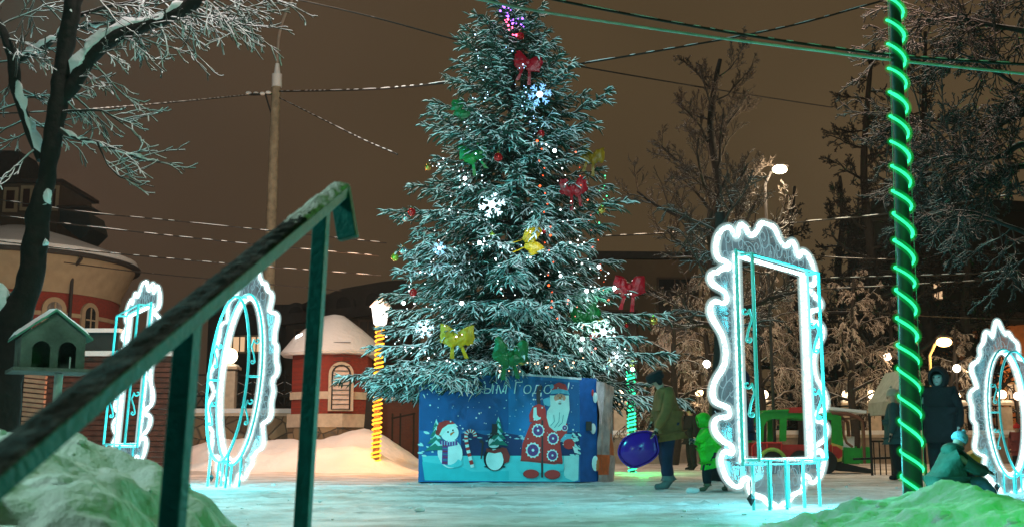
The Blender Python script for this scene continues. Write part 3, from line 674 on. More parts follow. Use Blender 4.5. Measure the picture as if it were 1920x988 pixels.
# ---- big bare tree at the left, near the camera
def left_tree():
    Y = 9.0; s = Y/F_PX
    def PL(L, dy=0.0): return [W(a, b, Y+dy) for a, b, _ in L], [c*s for _, _, c in L]
    trunk = [(-14, 880, 44), (-2, 780, 38), (10, 700, 34), (28, 600, 30), (50, 545, 26), (62, 500, 24), (67, 440, 23), (74, 395, 22), (86, 340, 18), (95, 290, 18), (102, 240, 18), (112, 170, 18), (118, 110, 15), (130, 50, 17), (140, -20, 18), (150, -120, 16), (158, -420, 11), (150, -700, 5)]
    limbA = [(118, 185, 12), (138, 160, 15), (160, 120, 15), (190, 88, 16), (230, 62, 15), (285, 45, 12), (325, 28, 13), (362, 5, 14), (380, -40, 13)]
    limbB = [(78, 300, 10), (52, 235, 10), (35, 185, 10), (28, 150, 12), (24, 115, 11), (6, 60, 9), (-25, 10, 8)]
    limbC = [(30, 116, 8), (60, 100, 7), (95, 78, 6), (125, 55, 5), (165, 48, 4), (250, 40, 3.4), (318, 30, 3)]
    limbD = [(112, 243, 4), (140, 258, 3.6), (185, 268, 3.2), (230, 285, 2.4), (280, 302, 1.8), (322, 306, 1)]
    limbE = [(118, 210, 2.6), (150, 208, 2.6), (190, 209, 2.2), (215, 222, 1.7), (240, 240, 1)]
    limbF = [(182, 268, 2), (195, 295, 1.7), (215, 325, 1.6), (250, 340, 1.4), (290, 350, .9)]
    limbG = [(345, 10, 6), (400, -25, 6), (470, -60, 4)]
    limbH = [(150, 30, 5), (200, 14, 4), (255, 2, 3), (330, -30, 3)]
    t = thing('bare_tree', W(-14, 880, Y), 'large bare dark tree with thick snow on its forked limbs, close on the left edge', 'tree')
    P, r = PL(trunk); P[0].z = 0; mb = MB(); P = smooth_line(P, 5); r = list(np.interp(np.linspace(0, 1, len(P)), np.linspace(0, 1, len(r)), r))
    mb.tube(P, r, 18)
    mb.v = [tuple(Vector(v)+.022*Vector((noise.noise(Vector(v)*7), noise.noise(Vector(v)*7+Vector((3, 3, 3))), 0))) for v in mb.v]
    mb.build('trunk', BARKD, t)
    snowm = MB()
    cfg = dict(wig=.12, grav=(-.15, -.1, 0), levels=2, kids=(5, 3), len=(.5, .45), ang=(18, 45), rmin=.0052, t0=.2)
    tw = []
    for k, (L, dy) in enumerate(((limbA, 0), (limbB, .1), (limbC, .25), (limbD, -.1), (limbE, -.05), (limbF, -.12), (limbG, .1), (limbH, .2))):
        P, r = PL(L, dy); P = smooth_line(P, 5); r = list(np.interp(np.linspace(0, 1, len(P)), np.linspace(0, 1, len(r)), r))
        mb = MB(); mb.tube(P, r, 10)
        mb.v = [tuple(Vector(v)+.012*Vector((noise.noise(Vector(v)*9), 0, noise.noise(Vector(v)*9+Vector((3, 3, 3)))))) for v in mb.v]
        mb.build('limb', BARK if k not in (0, 1) else BARKD, t)
        if k in (0, 1, 2, 3):
            # snow lying along the top: a flattened tube riding on the limb
            a, b = {0: (.18, .86), 1: (0.02, .52), 2: (.05, .95), 3: (.0, .9)}[k]
            ia, ib = int(a*(len(P)-1)), int(b*(len(P)-1)); Q = []; rr = []
            for i in range(ia, ib+1):
                d = (P[min(i+1, len(P)-1)]-P[max(i-1, 0)]).normalized()
                upv = Vector((0, -.25, 1)); upv = (upv-d*upv.dot(d)).normalized()
                f = min(1, (i-ia+.3)/2, (ib-i+.3)/2)
                Q.append(P[i]+upv*r[i]*.62); rr.append(r[i]*(.82 if k < 2 else .9)*f*(1+.25*noise.noise(P[i]*9)))
            snowm.tube(Q, rr, 9)
        for i in range(1, len(P)-1):
            if k in (0, 6, 7) and rng.random() < .95:
                m = (1 if i % 2 else 0) if k == 0 else 1
                for _ in range(m):
                    d = np.array([rng.uniform(.2, 1.2), rng.uniform(-.5, .5), rng.uniform(-.75, .1)])
                    if i < 8 and k == 0: d[0] *= .8
                    grow(tw, np.array(P[i]), d, rng.uniform(.4, .95)*(.6+.5*i/len(P)), .010, 0, cfg)
            elif k in (3, 5, 4, 2) and rng.random() < .55:
                d = np.array([rng.uniform(.3, 1.), rng.uniform(-.3, .3), rng.uniform(-.7, .3)])
                grow(tw, np.array(P[i]), d, rng.uniform(.15, .4), .006, 1, cfg)
            elif k == 1 and rng.random() < .5:
                d = np.array([rng.uniform(-1, .8), rng.uniform(-.3, .3), rng.uniform(-.4, .5)])
                grow(tw, np.array(P[i]), d, rng.uniform(.3, .7), .010, 0, cfg)
    for k in range(9):   # fine twigs from outside the top edge and from the trunk
        p = W(rng.uniform(-30, 430), rng.uniform(-60, 10), Y+rng.uniform(-.5, .8))
        grow(tw, np.array(p), np.array([rng.uniform(-.4, 1), rng.uniform(-.3, .3), rng.uniform(-.7, -.1)]), rng.uniform(.35, .7), .009, 0, cfg)
    V, Fq = tube_set(tw, 4); np_mesh('twigs', V, Fq, TWIG, t)
    for px, py, w_, h_ in ((89, 370, 14, 16), (80, 384, 9, 8), (84, 458, 5, 8), (6, 680, 14, 34), (-2, 560, 22, 28), (138, 25, 5, 12), (20, 640, 7, 26)):
        c = W(px, py, Y-(11 if px > 60 else 20)*s); snowm.ball(c, 1, 14, sq=(w_*s*.8, .035, h_*s*.9))
    snowm.v = [tuple(Vector(v)+.045*Vector((noise.noise(Vector(v)*14), .3*noise.noise(Vector(v)*20), noise.noise(Vector(v)*14+Vector((3, 3, 3)))))) for v in snowm.v]
    snowm.build('snow', SNOW, t)
left_tree()

# ---- bare tree right of the christmas tree
def px_tree(name, label, pxb, Y, ytop, rb, nl, cfg, bark, twig, spread, t0=.25, group=None, lean=0, up=.5, lenf=.33):
    b = Vector((XY(pxb, Y), Y, 0)); b.z = gz(b.x, b.y); top = W(pxb+lean, ytop, Y); H = top.z-b.z
    pts = [b.lerp(top, k/6)+Vector((rng.normal(0, .012)*H*(0 < k < 6), rng.normal(0, .012)*H*(0 < k < 6), 0)) for k in range(7)]
    limbs = []
    for k in range(nl):
        t = lerp(t0, .97, (k+rng.random()*.5)/nl); i = min(5, int(t*6)); p = pts[i].lerp(pts[i+1], t*6-i)
        a = k*2.4+rng.random(); upk = up*(.4+t) if up > 0 else up
        d = (math.cos(a), math.sin(a), upk+rng.normal(0, .12)); L = spread*H*lenf*(1.25-t*.95)*rng.uniform(.75, 1.15)
        limbs.append((tuple(p), d, L, rb*(1.15-t)*.45))
    return tree_thing(name, label, pts, [rb, rb*.75, rb*.5, rb*.2], limbs, cfg, bark, twig, group)
cfg_bare = dict(wig=.15, grav=(.6, .55, .35, .1), levels=3, kids=(8, 7, 6), len=(.52, .5, .5), ang=(20, 55), rmin=.008, t0=.15)
px_tree('bare_tree', 'tall bare dark tree right of the christmas tree with a street lamp beside it', 1350, 27, 112, .24, 24, cfg_bare, BARKD, snowy('bare_twig', (.055, .042, .034), lo=.5, hi=1.1, nscale=4, namp=.5), .9, .30, up=.45)
cfg_dark = dict(wig=.15, grav=(.2, .25, .1, 0), levels=3, kids=(8, 6, 5), len=(.5, .5, .5), ang=(22, 60), rmin=.014, t0=.12)
DT = snowy('dark_twig', (.016, .014, .013), lo=1.0, hi=1.5, nscale=4, namp=.3)
for k, (px, Y, yt, w) in enumerate(((1635, 40, 95, 'just left of the green pole top'), (1575, 44, 330, 'low between the street lamp and the green pole'), (1735, 42, 60, 'right behind the green pole'), (1490, 46, 350, 'faint and far under the street lamp'), (1820, 40, 330, 'at right above the right oval frame'))):
    px_tree('dark_tree', 'dark dense tree '+w, px, Y, yt, .28, 34 if k in (0, 2) else 26, cfg_dark, BARKD, DT, .62, .12, 'dark trees behind the park', up=.1, lenf=.30)
# frosted weeping trees in front of the fence lamps
cfg_frost = dict(wig=.13, grav=(-.5, -1.6, -1.3, -.5), levels=3, kids=(8, 6, 4), len=(.45, .5, .5), ang=(25, 60), rmin=.013, t0=.15)
for k, (px, Y, yt, sp, w) in enumerate(((1262, 35, 560, 1.0, 'above the adult in the tan coat'), (1325, 37, 515, .9, 'left of the rectangular frame'), (1425, 36, 500, .95, 'behind the opening of the rectangular frame'), (1500, 37.5, 520, .9, 'behind the right bar of the rectangular frame'),
                                        (1600, 36, 510, 1.0, 'left of the green lit pole'), (1790, 36.5, 610, .85, 'right of the green lit pole'), (1668, 39, 560, .85, 'behind the green lit pole'))):
    px_tree('frosted_tree', 'brownish frosted weeping tree '+w, px, Y, yt, .16, 17, cfg_frost, BARK, FROST, sp, .28, 'frosted trees along the fence', up=.7, lenf=.42)
# heavy snowy limbs reaching in from the right edge
def right_tree():
    Y = 15.0; s = Y/F_PX
    t = thing('snowy_tree', (XY(1990, Y), Y, 0), 'large tree at the right edge with thick snowy branches reaching left', 'tree')
    mb = MB(); P = [Vector((XY(2010, Y), Y, 0)), W(2015, 600, Y), W(2005, 300, Y), W(2015, 60, Y), W(2020, -150, Y)]; mb.tube(smooth_line(P, 4), list(np.linspace(.3, .16, 17)), 14); mb.build('trunk', BARK, t)
    cfg = dict(wig=.14, grav=(-.1, -.1, -.1, 0), levels=3, kids=(6, 5, 3), len=(.5, .5, .5), ang=(20, 50), rmin=.0075, t0=.1)
    tw = []; lim = []
    L0 = [[(2010, 100, 9), (1930, 62, 7), (1860, 48, 5), (1805, 34, 4), (1760, 38, 3), (1720, 36, 2)],
          [(2010, 330, 11), (1925, 272, 8), (1880, 292, 6), (1830, 300, 5), (1790, 292, 4), (1745, 300, 3), (1710, 308, 2)],
          [(2010, 340, 11), (1930, 312, 8), (1885, 322, 6), (1860, 342, 5), (1800, 352, 4), (1765, 375, 3), (1722, 390, 2)],
          [(2010, 260, 9), (1940, 180, 6), (1890, 150, 4), (1840, 118, 3), (1800, 100, 2)],
          [(1790, 292, 4), (1760, 250, 3), (1720, 222, 2), (1700, 215, 1.5)],
          [(2010, 20, 8), (1940, -10, 6), (1870, -20, 5), (1800, -5, 3)],
          [(2010, 480, 9), (1930, 440, 6), (1880, 420, 4), (1830, 400, 3), (1790, 395, 2)],
          [(2010, 230, 8), (1920, 215, 6), (1860, 240, 4), (1800, 225, 3)]]
    for k, L in enumerate(L0):
        dy = (k % 3-1)*.8
        P = smooth_line([W(a, b, Y+dy*j/5) for j, (a, b, _) in enumerate(L)], 5); r = np.interp(np.linspace(0, 1, len(P)), np.linspace(0, 1, len(L)), [c*s*.9 for _, _, c in L])
        lim.append((np.array(P), r))
        for i in range(3, len(P)-1):
            for _ in range(2):
                if rng.random() < .36:
                    grow(tw, np.array(P[i]), np.array([rng.uniform(-1.2, .1), rng.uniform(-.5, .5), rng.uniform(-.8, .5)]), rng.uniform(.5, 1.25), .014, 0, cfg)
    V, Fq = tube_set(lim, 8); np_mesh('limbs', V, Fq, BARK, t, smooth=True)
    V, Fq = tube_set(tw, 3); np_mesh('twigs', V, Fq, snowy('snowy_twig_right', (.035, .028, .024), snow=(.55, .5, .47), lo=.35, hi=.95, nscale=3, namp=.5), t)
right_tree()
lamp('unseen_light', (3.9, 12.6, 7.6), (1.0, .68, .54), 420, .3, aim=(7.2, 15.0, 4.6), cone=80)  # added spot aimed at the branches of the right tree
# trunk of a near dark tree behind the rectangular frame
mb = MB(); Y = 21; b = Vector((XY(1350, Y), Y, 0))
t = thing('dark_tree', b, 'thick black tree trunk standing right behind the left edge of the rectangular frame', 'tree')
mb.tube([b, W(1352, 760, Y), W(1354, 640, Y), W(1352, 500, Y), W(1350, 400, Y)], [.2, .17, .15, .12, .10], 14); mb.build('trunk', BARKD, t)
out = []
for k in range(12):
    a = k*2.4; p = W(1351, lerp(620, 405, k/11), Y); grow(out, np.array(p), np.array([math.cos(a), math.sin(a), .5]), 1.3, .03, 0, dict(wig=.17, grav=(.1, -.3, -.2), levels=2, kids=(6, 5), len=(.5, .5), ang=(25, 60), rmin=.010, t0=.2))
V, Fq = tube_set(out, 4); np_mesh('twigs', V, Fq, snowy('bare_twig', None) if 0 else MATS['bare_twig'], t)

# ============================================================ the christmas tree
TX, TY, TTOP = XY(962, 21.6), 21.6, ZZ(12, 21.6)
def tree_r(z):
    """outer radius of the crown at height z, uneven like the real tree"""
    h = TTOP-z
    zs = [0, .35, .85, 1.9, 2.2, 3.0, 3.8, 4.7, 5.2, 6.0, 6.5, 6.9, 7.4, 8.2]
    rs = [.14, .54, .98, 1.50, 1.85, 2.10, 2.20, 2.40, 2.6, 2.75, 3.0, 3.1, 2.95, 2.5]
    return float(np.interp(h, zs, rs))
def fir():
    g = np.random.default_rng(5)
    t = thing('christmas_tree', (TX, TY, 0), 'tall snow-dusted fir decorated with baubles, bows and lights, standing in the blue painted box', 'christmas tree')
    mb = MB(); mb.tube([(TX, TY, 0), (TX, TY, 4), (TX, TY, TTOP-.1)], [.19, .12, .02], 12); mb.build('trunk', BARKD, t)
    axes = []; P0 = []; D0 = []; LL = []; RR = []; TF = []
    z = 2.2; boughs = []
    while z < TTOP-.15:
        r = tree_r(z); n = 9 if r > 2 else (7 if r > 1 else 6)
        off = g.random()*6.28
        for k in range(n):
            boughs.append((z+g.uniform(-.14, .14), off+k*2*math.pi/n+g.uniform(-.22, .22), r*g.uniform(.62, 1.10)))
        z += .33 if r > 1.5 else (.27 if r > .7 else .17)
    for k in range(12): boughs.append((g.uniform(2.15, 2.6), g.uniform(0, 6.28), g.uniform(2.2, 2.8)))
    for k in range(16): boughs.append((g.uniform(2.05, 2.5), g.uniform(-2.95, -2.0), g.uniform(2.2, 2.95)))
    for zb, a, Lb in boughs:
        h = (TTOP-zb)/(TTOP-2)
        el = float(np.interp(h, [0, .12, .3, .5, .7, 1], [1.15, .85, .55, .34, .16, .02]))          # steep at the top, nearly level below
        dr = float(np.interp(h, [0, .3, .6, 1], [.06, .22, .34, .36]))                            # droop
        ca, sa = math.cos(a), math.sin(a); n = 12
        tt = np.linspace(0, 1, n+1)
        hor = Lb*tt*math.cos(el*.6); 
        zz = zb+Lb*tt*math.sin(el)*.75-dr*Lb*(tt**1.6)*.9+dr*Lb*.8*np.maximum(tt-.6, 0)**1.3*1.6
        side = g.normal(0, .05)*Lb*np.sin(tt*3)
        A = np.stack([TX+ca*hor-sa*side, TY+sa*hor+ca*side, zz], 1)
        pxs = CX+A[:, 0]/A[:, 1]*F_PX; front = A[:, 1] < 20.9
        zmin = np.where(pxs > 948, 2.16, 1.78)
        low = np.where(front & (pxs > 800) & (pxs < 1125), zmin-A[:, 2], -9)
        if low.max() > 0: A[:, 2] += low.max()*tt**.8*1.1
        axes.append((A, np.linspace(.030, .010, n+1)))
        ns = max(6, int(Lb*7.5))
        for j in range(ns*2):
            t_ = lerp(.12, 1.0, (j//2+g.random()*.6)/ns); i = min(n-1, int(t_*n)); f = t_*n-i
            p = A[i]*(1-f)+A[i+1]*f; T = A[i+1]-A[i]; T /= np.linalg.norm(T)
            sd = 1 if j % 2 else -1; S = np.cross(T, [0, 0, 1.]); S /= np.linalg.norm(S)+1e-9
            spread = R(g.uniform(28, 60)); d = T*math.cos(spread)+S*sd*math.sin(spread)*g.uniform(.4, 1)+np.array([0, 0, g.uniform(-.55, .22)])
            d /= np.linalg.norm(d); L2 = (.16+.34*Lb*(1-t_)**.8*.55+.10*g.random())*(.75 if Lb < .8 else 1)
            m = max(2, int(L2/.066)); u2 = np.array([0, 0, -1.])
            # the secondary twig itself as 2 pieces
            P0.append(p); D0.append(d); LL.append(L2); RR.append(.014); TF.append(t_)
            for q in range(m):
                s_ = (q+.6)/m; pp = p+d*L2*s_+u2*L2*.18*s_*s_; s2 = 1 if q % 2 else -1
                S2 = np.cross(d, [0, 0, 1.]); S2 /= np.linalg.norm(S2)+1e-9
                dd = d*g.uniform(.6, 1.0)+S2*s2*g.uniform(.3, .75)+np.array([0, 0, g.uniform(-.5, .3)]); dd /= np.linalg.norm(dd)
                P0.append(pp); D0.append(dd); LL.append(g.uniform(.11, .23)*(1.15-.4*s_)); RR.append(.0150); TF.append(t_)
        # tip
        for q in range(4): P0.append(A[-1]); d = A[-1]-A[-2]; d = d/np.linalg.norm(d)+g.normal(0, .35, 3)*(q > 0); D0.append(d/np.linalg.norm(d)); LL.append(g.uniform(.10, .2)); RR.append(.013); TF.append(1.)
    # leader
    for k in range(70):
        zq = TTOP-g.random()**1.2*.9; a = g.random()*6.28; d = np.array([math.cos(a), math.sin(a), g.uniform(.5, 1.8)]); d /= np.linalg.norm(d)
        P0.append(np.array([TX, TY, zq])+d*g.random()*.12); D0.append(d); LL.append(g.uniform(.1, .30)); RR.append(.013); TF.append(1.)
    V, Fq = tube_set(axes, 5); np_mesh('boughs', V, Fq, BARK, t)
    P0 = np.array(P0); D0 = np.array(D0); LL = np.array(LL); RR = np.array(RR); N = len(P0)
    print('twigs', N)
    # twigs: 3 sides, 4 rings
    K = 4; S = 4; tt = np.linspace(0, 1, K); prof = np.array([.75, 1.0, .85, .12])
    up = np.tile([0, 0, 1.], (N, 1)); A = np.cross(D0, up); A /= np.linalg.norm(A, axis=1)[:, None]+1e-9; B = np.cross(A, D0)
    C0 = P0[:, None, :]+D0[:, None, :]*(LL[:, None]*tt)[:, :, None]; C0[:, :, 2] -= LL[:, None]*.16*tt**2
    ang = np.arange(S)*2*np.pi/S+.785
    rad = (RR[:, None]*g.uniform(.75, 1.75, N)[:, None]*prof)[:, :, None, None]
    V = C0[:, :, None, :]+rad*(A[:, None, None, :]*np.cos(ang)[None, None, :, None]+B[:, None, None, :]*np.sin(ang)[None, None, :, None])
    V = V.reshape(-1, 3); base = (np.arange(N)*K*S)[:, None, None]; i = np.arange(K-1)[None, :, None]*S; k = np.arange(S)[None, None, :]; k2 = (k+1) % S
    Fq = np.stack([base+i+k, base+i+k2, base+i+S+k2, base+i+S+k], -1).reshape(-1, 4)
    firm = snowy('fir_twig_with_snow', (.022, .060, .042), snow=(.80, .84, .85), lo=-.15, hi=.30, nscale=2.6, namp=.75)
    firg = snowy('fir_twig_green', (.018, .062, .040), snow=(.5, .6, .6), lo=.55, hi=.95, nscale=3.5, namp=.6)
    TF = np.array(TF); wh = (g.random(N) < np.clip(TF*1.3-.02, .15, .94)).astype(int); midx = np.repeat(1-wh, S*(K-1))
    np_mesh('foliage', V, Fq, [firm, firg], t, midx=midx)
    # needles
    M = 12; tn = g.random((N, M)); az = g.random((N, M))*6.28
    base_p = P0[:, None, :]+D0[:, None, :]*(LL[:, None]*tn)[:, :, None]; base_p[:, :, 2] -= LL[:, None]*.16*tn**2
    rd = A[:, None, :]*np.cos(az)[:, :, None]+B[:, None, :]*np.sin(az)[:, :, None]
    nd = D0[:, None, :]*.75+rd*.75; ln = g.uniform(.024, .044, (N, M))[:, :, None]
    tip = base_p+nd*ln; wv = np.cross(nd, rd); wv /= np.linalg.norm(wv, axis=2)[:, :, None]+1e-9
    a1 = base_p+wv*.0028; a2 = base_p-wv*.0028
    V = np.stack([a1, a2, tip], 2).reshape(-1, 3); Fq = np.arange(len(V)).reshape(-1, 3)
    np_mesh('needles', V, Fq, snowy('fir_needle', (.018, .055, .036), snow=(.6, .68, .68), lo=.55, hi=.95, nscale=2.3, namp=.5), t)
    global FIRP
    FIRP = P0+D0*LL[:, None]
    return t
FIR = fir()
_dx = FIRP-np.array([0, 0, CAM_Z]); _f = _dx[:, 1]*math.cos(PITCH)+_dx[:, 2]*math.sin(PITCH)
FIRPX = np.stack([CX+_dx[:, 0]/_f*F_PX, CY-(-_dx[:, 1]*math.sin(PITCH)+_dx[:, 2]*math.cos(PITCH))/_f*F_PX], 1)
# ============================================================ foreground handrail
def handrail():
    A = W(371, 600, 2.33); B = W(620, 388, 3.40); d = (B-A); A0 = A-d*.75; E = A+d*1.235
    dn = d.normalized(); side = dn.cross(Vector((0, 0, 1))).normalized()      # to the right
    upn = side.cross(dn).normalized()
    PAINT = mat('painted_rail', (.0, .13, .13), .5, var=.2, scale=18, bump=.2, bscale=60, spec=.15)
    t = thing('handrail', (B.x, B.y, 0), 'dark teal metal handrail sloping up from the lower left with a down-turned end', 'handrail')
    w, h = .066, .036
    mb = MB(); cA, cE = A0-side*w/2, E-side*w/2; mb.bar(cA, cE, w, h, side=upn); rail = mb.build('top_rail', PAINT, t, smooth=False)
    bv = rail.modifiers.new('bevel', 'BEVEL'); bv.width = .004; bv.segments = 2
    # hook
    Hd = W(668, 440, E.y*.985); a = cE-dn*.012; b = a+(Vector((.035, -.02, -.165)))
    mb = MB(); mb.bar(a+Vector((0, 0, .012)), b, w, .034, side=dn); o = mb.build('end_hook', PAINT, t, smooth=False); bv = o.modifiers.new('bevel', 'BEVEL'); bv.width = .003
    for (px, py, Y, f) in ((355, 640, 2.36, .0), (612, 420, 3.42, 0)):
        top = A+d*((Y-A.y)/d.y)-side*w/2-upn*.01; foot = Vector((top.x-.034*top.z, top.y, 0))
        mb = MB(); mb.bar(foot, top, .043, .05, side=Vector((dn.x, dn.y, 0)).normalized()); o = mb.build('post', PAINT, t, smooth=False); bv = o.modifiers.new('bevel', 'BEVEL'); bv.width = .003
    # frost and old snow on the top face
    n, m = 170, 9; V = []
    for i in range(n+1):
        for j in range(m+1):
            q = lerp(cA, cE, i/n)+side*((j/m-.5)*w*1.02)+upn*(h/2)
            nv = Vector((i/n*38, j/m*1.6, 0)); env = math.sin(math.pi*j/m)**.5 if 0 < j < m else 0
            hgt = (.003+.010*max(0, noise.noise(nv)+.35)+.006*noise.noise(nv*2.7)+.003*noise.noise(nv*7))*env
            hgt *= (.55+.9*sstep(.55, .8, i/n))
            V.append(q+upn*max(hgt, .0012 if env else -.002)-side*(.006*noise.noise(nv*1.7) if j == 0 else 0))
    Fq = [(i*(m+1)+j, i*(m+1)+j+1, (i+1)*(m+1)+j+1, (i+1)*(m+1)+j) for i in range(n) for j in range(m)]
    mt = snowy('shaded_old_snow', (.012, .013, .013), snow=(.15, .145, .145), lo=.9, hi=1.25, nscale=22, namp=.6)  # old snow, with the shade of the near part put into its dark colour
    mt2 = snowy('lit_thick_frost', (.22, .19, .18), snow=(.85, .80, .80), lo=.15, hi=.75, nscale=30, namp=.7)  # thicker frost, with lamp light on the far end put into its pale colour
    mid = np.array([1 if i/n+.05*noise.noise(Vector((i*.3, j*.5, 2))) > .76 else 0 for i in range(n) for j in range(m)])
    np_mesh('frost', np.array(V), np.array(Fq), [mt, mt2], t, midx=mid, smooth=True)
handrail()

# ============================================================ lit baroque frames
TEAL = mat('frame_steel', (.25, .62, .62), .35, var=.05, bump=0, emit=(.02, .55, .52), es=.32)
TEAL = mat('white_frame_steel', (.14, .62, .62), .3, var=.05, bump=0)
def led_mat():
    m = glow('white_led_tube', (.66, 1.0, 1.0), 5.0); nt = m.node_tree; e = [n for n in nt.nodes if n.type == 'EMISSION'][0]; L = nt.links.new
    tc = _n(nt, 'ShaderNodeTexCoord'); v = _n(nt, 'ShaderNodeTexVoronoi'); v.inputs['Scale'].default_value = 30; L(tc.outputs['Object'], v.inputs[0])
    r = _n(nt, 'ShaderNodeMapRange'); r.inputs[1].default_value = .15; r.inputs[2].default_value = .75; r.inputs[3].default_value = 8.0; r.inputs[4].default_value = 1.0; L(v.outputs['Distance'], r.inputs[0]); L(r.outputs[0], e.inputs[1]); return m
LED = led_mat()
LED_HALO = sleeve('led_halo', (.70, 1.0, .97), 1.1, .55)  # lamp bloom put in as a faint glowing shell round the tubes
ETCH = glow('etched_line', (.42, .78, .85), .50)
def acrylic():
    m = bpy.data.materials.new('acrylic_panel'); m.use_nodes = True; nt = m.node_tree; nt.nodes.clear(); L = nt.links.new
    e = _n(nt, 'ShaderNodeEmission'); e.inputs[0].default_value = (.42, .72, .82, 1); e.inputs[1].default_value = .46
    t = _n(nt, 'ShaderNodeBsdfTransparent'); t.inputs[0].default_value = (.85, .93, .95, 1); g = _n(nt, 'ShaderNodeBsdfGlossy'); g.inputs['Roughness'].default_value = .12
    tc = _n(nt, 'ShaderNodeTexCoord'); no = _n(nt, 'ShaderNodeTexNoise'); no.inputs['Scale'].default_value = 4; no.inputs['Detail'].default_value = 6; L(tc.outputs['Object'], no.inputs[0])
    mr = _n(nt, 'ShaderNodeMapRange'); mr.inputs[1].default_value = .35; mr.inputs[2].default_value = .7; mr.inputs[3].default_value = .14; mr.inputs[4].default_value = .42; L(no.outputs[0], mr.inputs[0])
    a = _n(nt, 'ShaderNodeMixShader'); L(mr.outputs[0], a.inputs[0]); L(t.outputs[0], a.inputs[1]); L(e.outputs[0], a.inputs[2])
    b = _n(nt, 'ShaderNodeMixShader'); b.inputs[0].default_value = .05; L(a.outputs[0], b.inputs[1]); L(g.outputs[0], b.inputs[2])
    o = _n(nt, 'ShaderNodeOutputMaterial'); L(b.outputs[0], o.inputs[0]); m.cycles.emission_sampling = 'NONE'; return m
ACR = acrylic()
def spiral(c, r, turns, a0, hand=1, n=22):
    return [(c[0]+r*(1-.93*k/n)*math.cos(a0+hand*turns*2*math.pi*k/n), c[1]+r*(1-.93*k/n)*math.sin(a0+hand*turns*2*math.pi*k/n)) for k in range(n+1)]
def s_scroll(c, h, hand=1):
    """an iron scroll: curl, belly, small curl"""
    a = spiral((c[0]-hand*.0, c[1]+h*.30), h*.14, 1.15, math.pi/2 if hand > 0 else math.pi/2, -hand)[::-1]
    b = [(c[0]+hand*h*.16, c[1]+h*.30), (c[0]+hand*h*.18, c[1]+h*.1), (c[0]+hand*h*.08, c[1]-h*.15), (c[0]+hand*h*.03, c[1]-h*.35)]
    e = spiral((c[0]+hand*h*.10, c[1]-h*.38), h*.08, .9, math.pi, hand)
    return a[:-4]+b[1:]+e
def light_frame(name, label, O, u, nv, up, inner, outline, tr, depth, sc, seed, legs, group='lit baroque picture frames', oval=False, power=30):
    """inner: closed list of (s,t) for the inner tube; outline: closed list of (s,t), both counter-clockwise, same start side"""
    O = Vector(O); u = Vector(u).normalized(); nv = Vector(nv).normalized(); up = Vector(up)
    P = lambda s, t, w=0.: O+u*s+up*t+nv*w
    th = thing(name, O, label, 'light frame', group)
    mb = MB(); mb.tube([P(s, t) for s, t in outline], [tr*(.82+.30*noise.noise(Vector((s*5, t*5, seed)))) for s, t in outline], 8, closed=True); led = mb.build('outline_light_tube', LED, th)
    mb = MB(); mb.tube([P(s, t) for s, t in outline], tr*1.8, 10, closed=True); mb.build('glow_halo', LED_HALO, led)
    mb = MB(); mb.tube([P(s, t, .02) for s, t in inner], tr*1.05, 8, closed=True); led = mb.build('inner_light_tube', LED, th)
    mb = MB(); mb.tube([P(s, t, .02) for s, t in inner], tr*2.1, 10, closed=True); mb.build('glow_halo', LED_HALO, led)
    # acrylic ring between
    cx = sum(p[0] for p in inner)/len(inner); cy = sum(p[1] for p in inner)/len(inner)
    def hit(poly, a):
        dx, dy = math.cos(a), math.sin(a); best = 0
        for i in range(len(poly)):
            x1, y1 = poly[i][0]-cx, poly[i][1]-cy; x2, y2 = poly[(i+1) % len(poly)][0]-cx, poly[(i+1) % len(poly)][1]-cy
            den = dx*(y2-y1)-dy*(x2-x1)
            if abs(den) < 1e-9: continue
            r_ = (x1*(y2-y1)-y1*(x2-x1))/den; k = (x1*dy-y1*dx)/den
            if r_ > 0 and -1e-6 <= k <= 1+1e-6: best = max(best, r_)
        return best
    N = 180; V = []
    ring = [(hit(inner, 2*math.pi*k/N), hit(outline, 2*math.pi*k/N)) for k in range(N)]
    for w in (-.006, .006):
        for k in range(N):
            a = 2*math.pi*k/N
            for r_ in ring[k]: V.append(P(cx+r_*math.cos(a), cy+r_*math.sin(a), w))
    mb = MB(); fs = []
    for k in range(N):
        j = (k+1) % N; fs += [(2*k, 2*k+1, 2*j+1, 2*j), (2*N+2*k, 2*N+2*j, 2*N+2*j+1, 2*N+2*k+1)]
    mb.add(V, fs); mb.build('acrylic_panel', ACR, th)
    # etched swirls
    g = random.Random(seed); mb = MB()
    for k in range(0, N, 4):
        a = 2*math.pi*k/N; r0, r1 = ring[k]
        if r1-r0 < .12: continue
        for _ in range(1):
            f = g.uniform(.25, .75); r_ = lerp(r0, r1, f); c = (cx+r_*math.cos(a), cy+r_*math.sin(a)); q = min(.5*(r1-r0)*min(f, 1-f)*1.7, .13*sc)
            S = spiral(c, q, g.uniform(.8, 1.6), g.random()*6.28, g.choice((-1, 1)), 14)
            mb.tube([P(s, t, .009) for s, t in S], .0042*sc, 4)
        # a flowing leaf line
        ln_ = g.uniform(.12, .3); hd_ = g.choice((-1, 1)); S = [(cx+lerp(r0, r1, .08+.8*math.sin(q*.22))*math.cos(a+hd_*ln_*(q/9)**1.5), cy+lerp(r0, r1, .08+.8*math.sin(q*.22))*math.sin(a+hd_*ln_*(q/9)**1.5)) for q in range(8)]
        mb.tube([P(s, t, .009) for s, t in S], .004*sc, 4)
    mb.build('etched_ornament', ETCH, th)
    # steel box frame standing off the panel
    def grown(poly, q): return [(cx+(s-cx)*(1+q/abs(max(abs(s-cx), .01)) if not oval else 1+q*1.6), cy+(t-cy)*(1+q/max(abs(t-cy), .01) if not oval else 1+q)) for s, t in poly]
    st = inner
    mb = MB(); mb.tube([P(s, t, depth) for s, t in st], .019*sc, 8, closed=True)
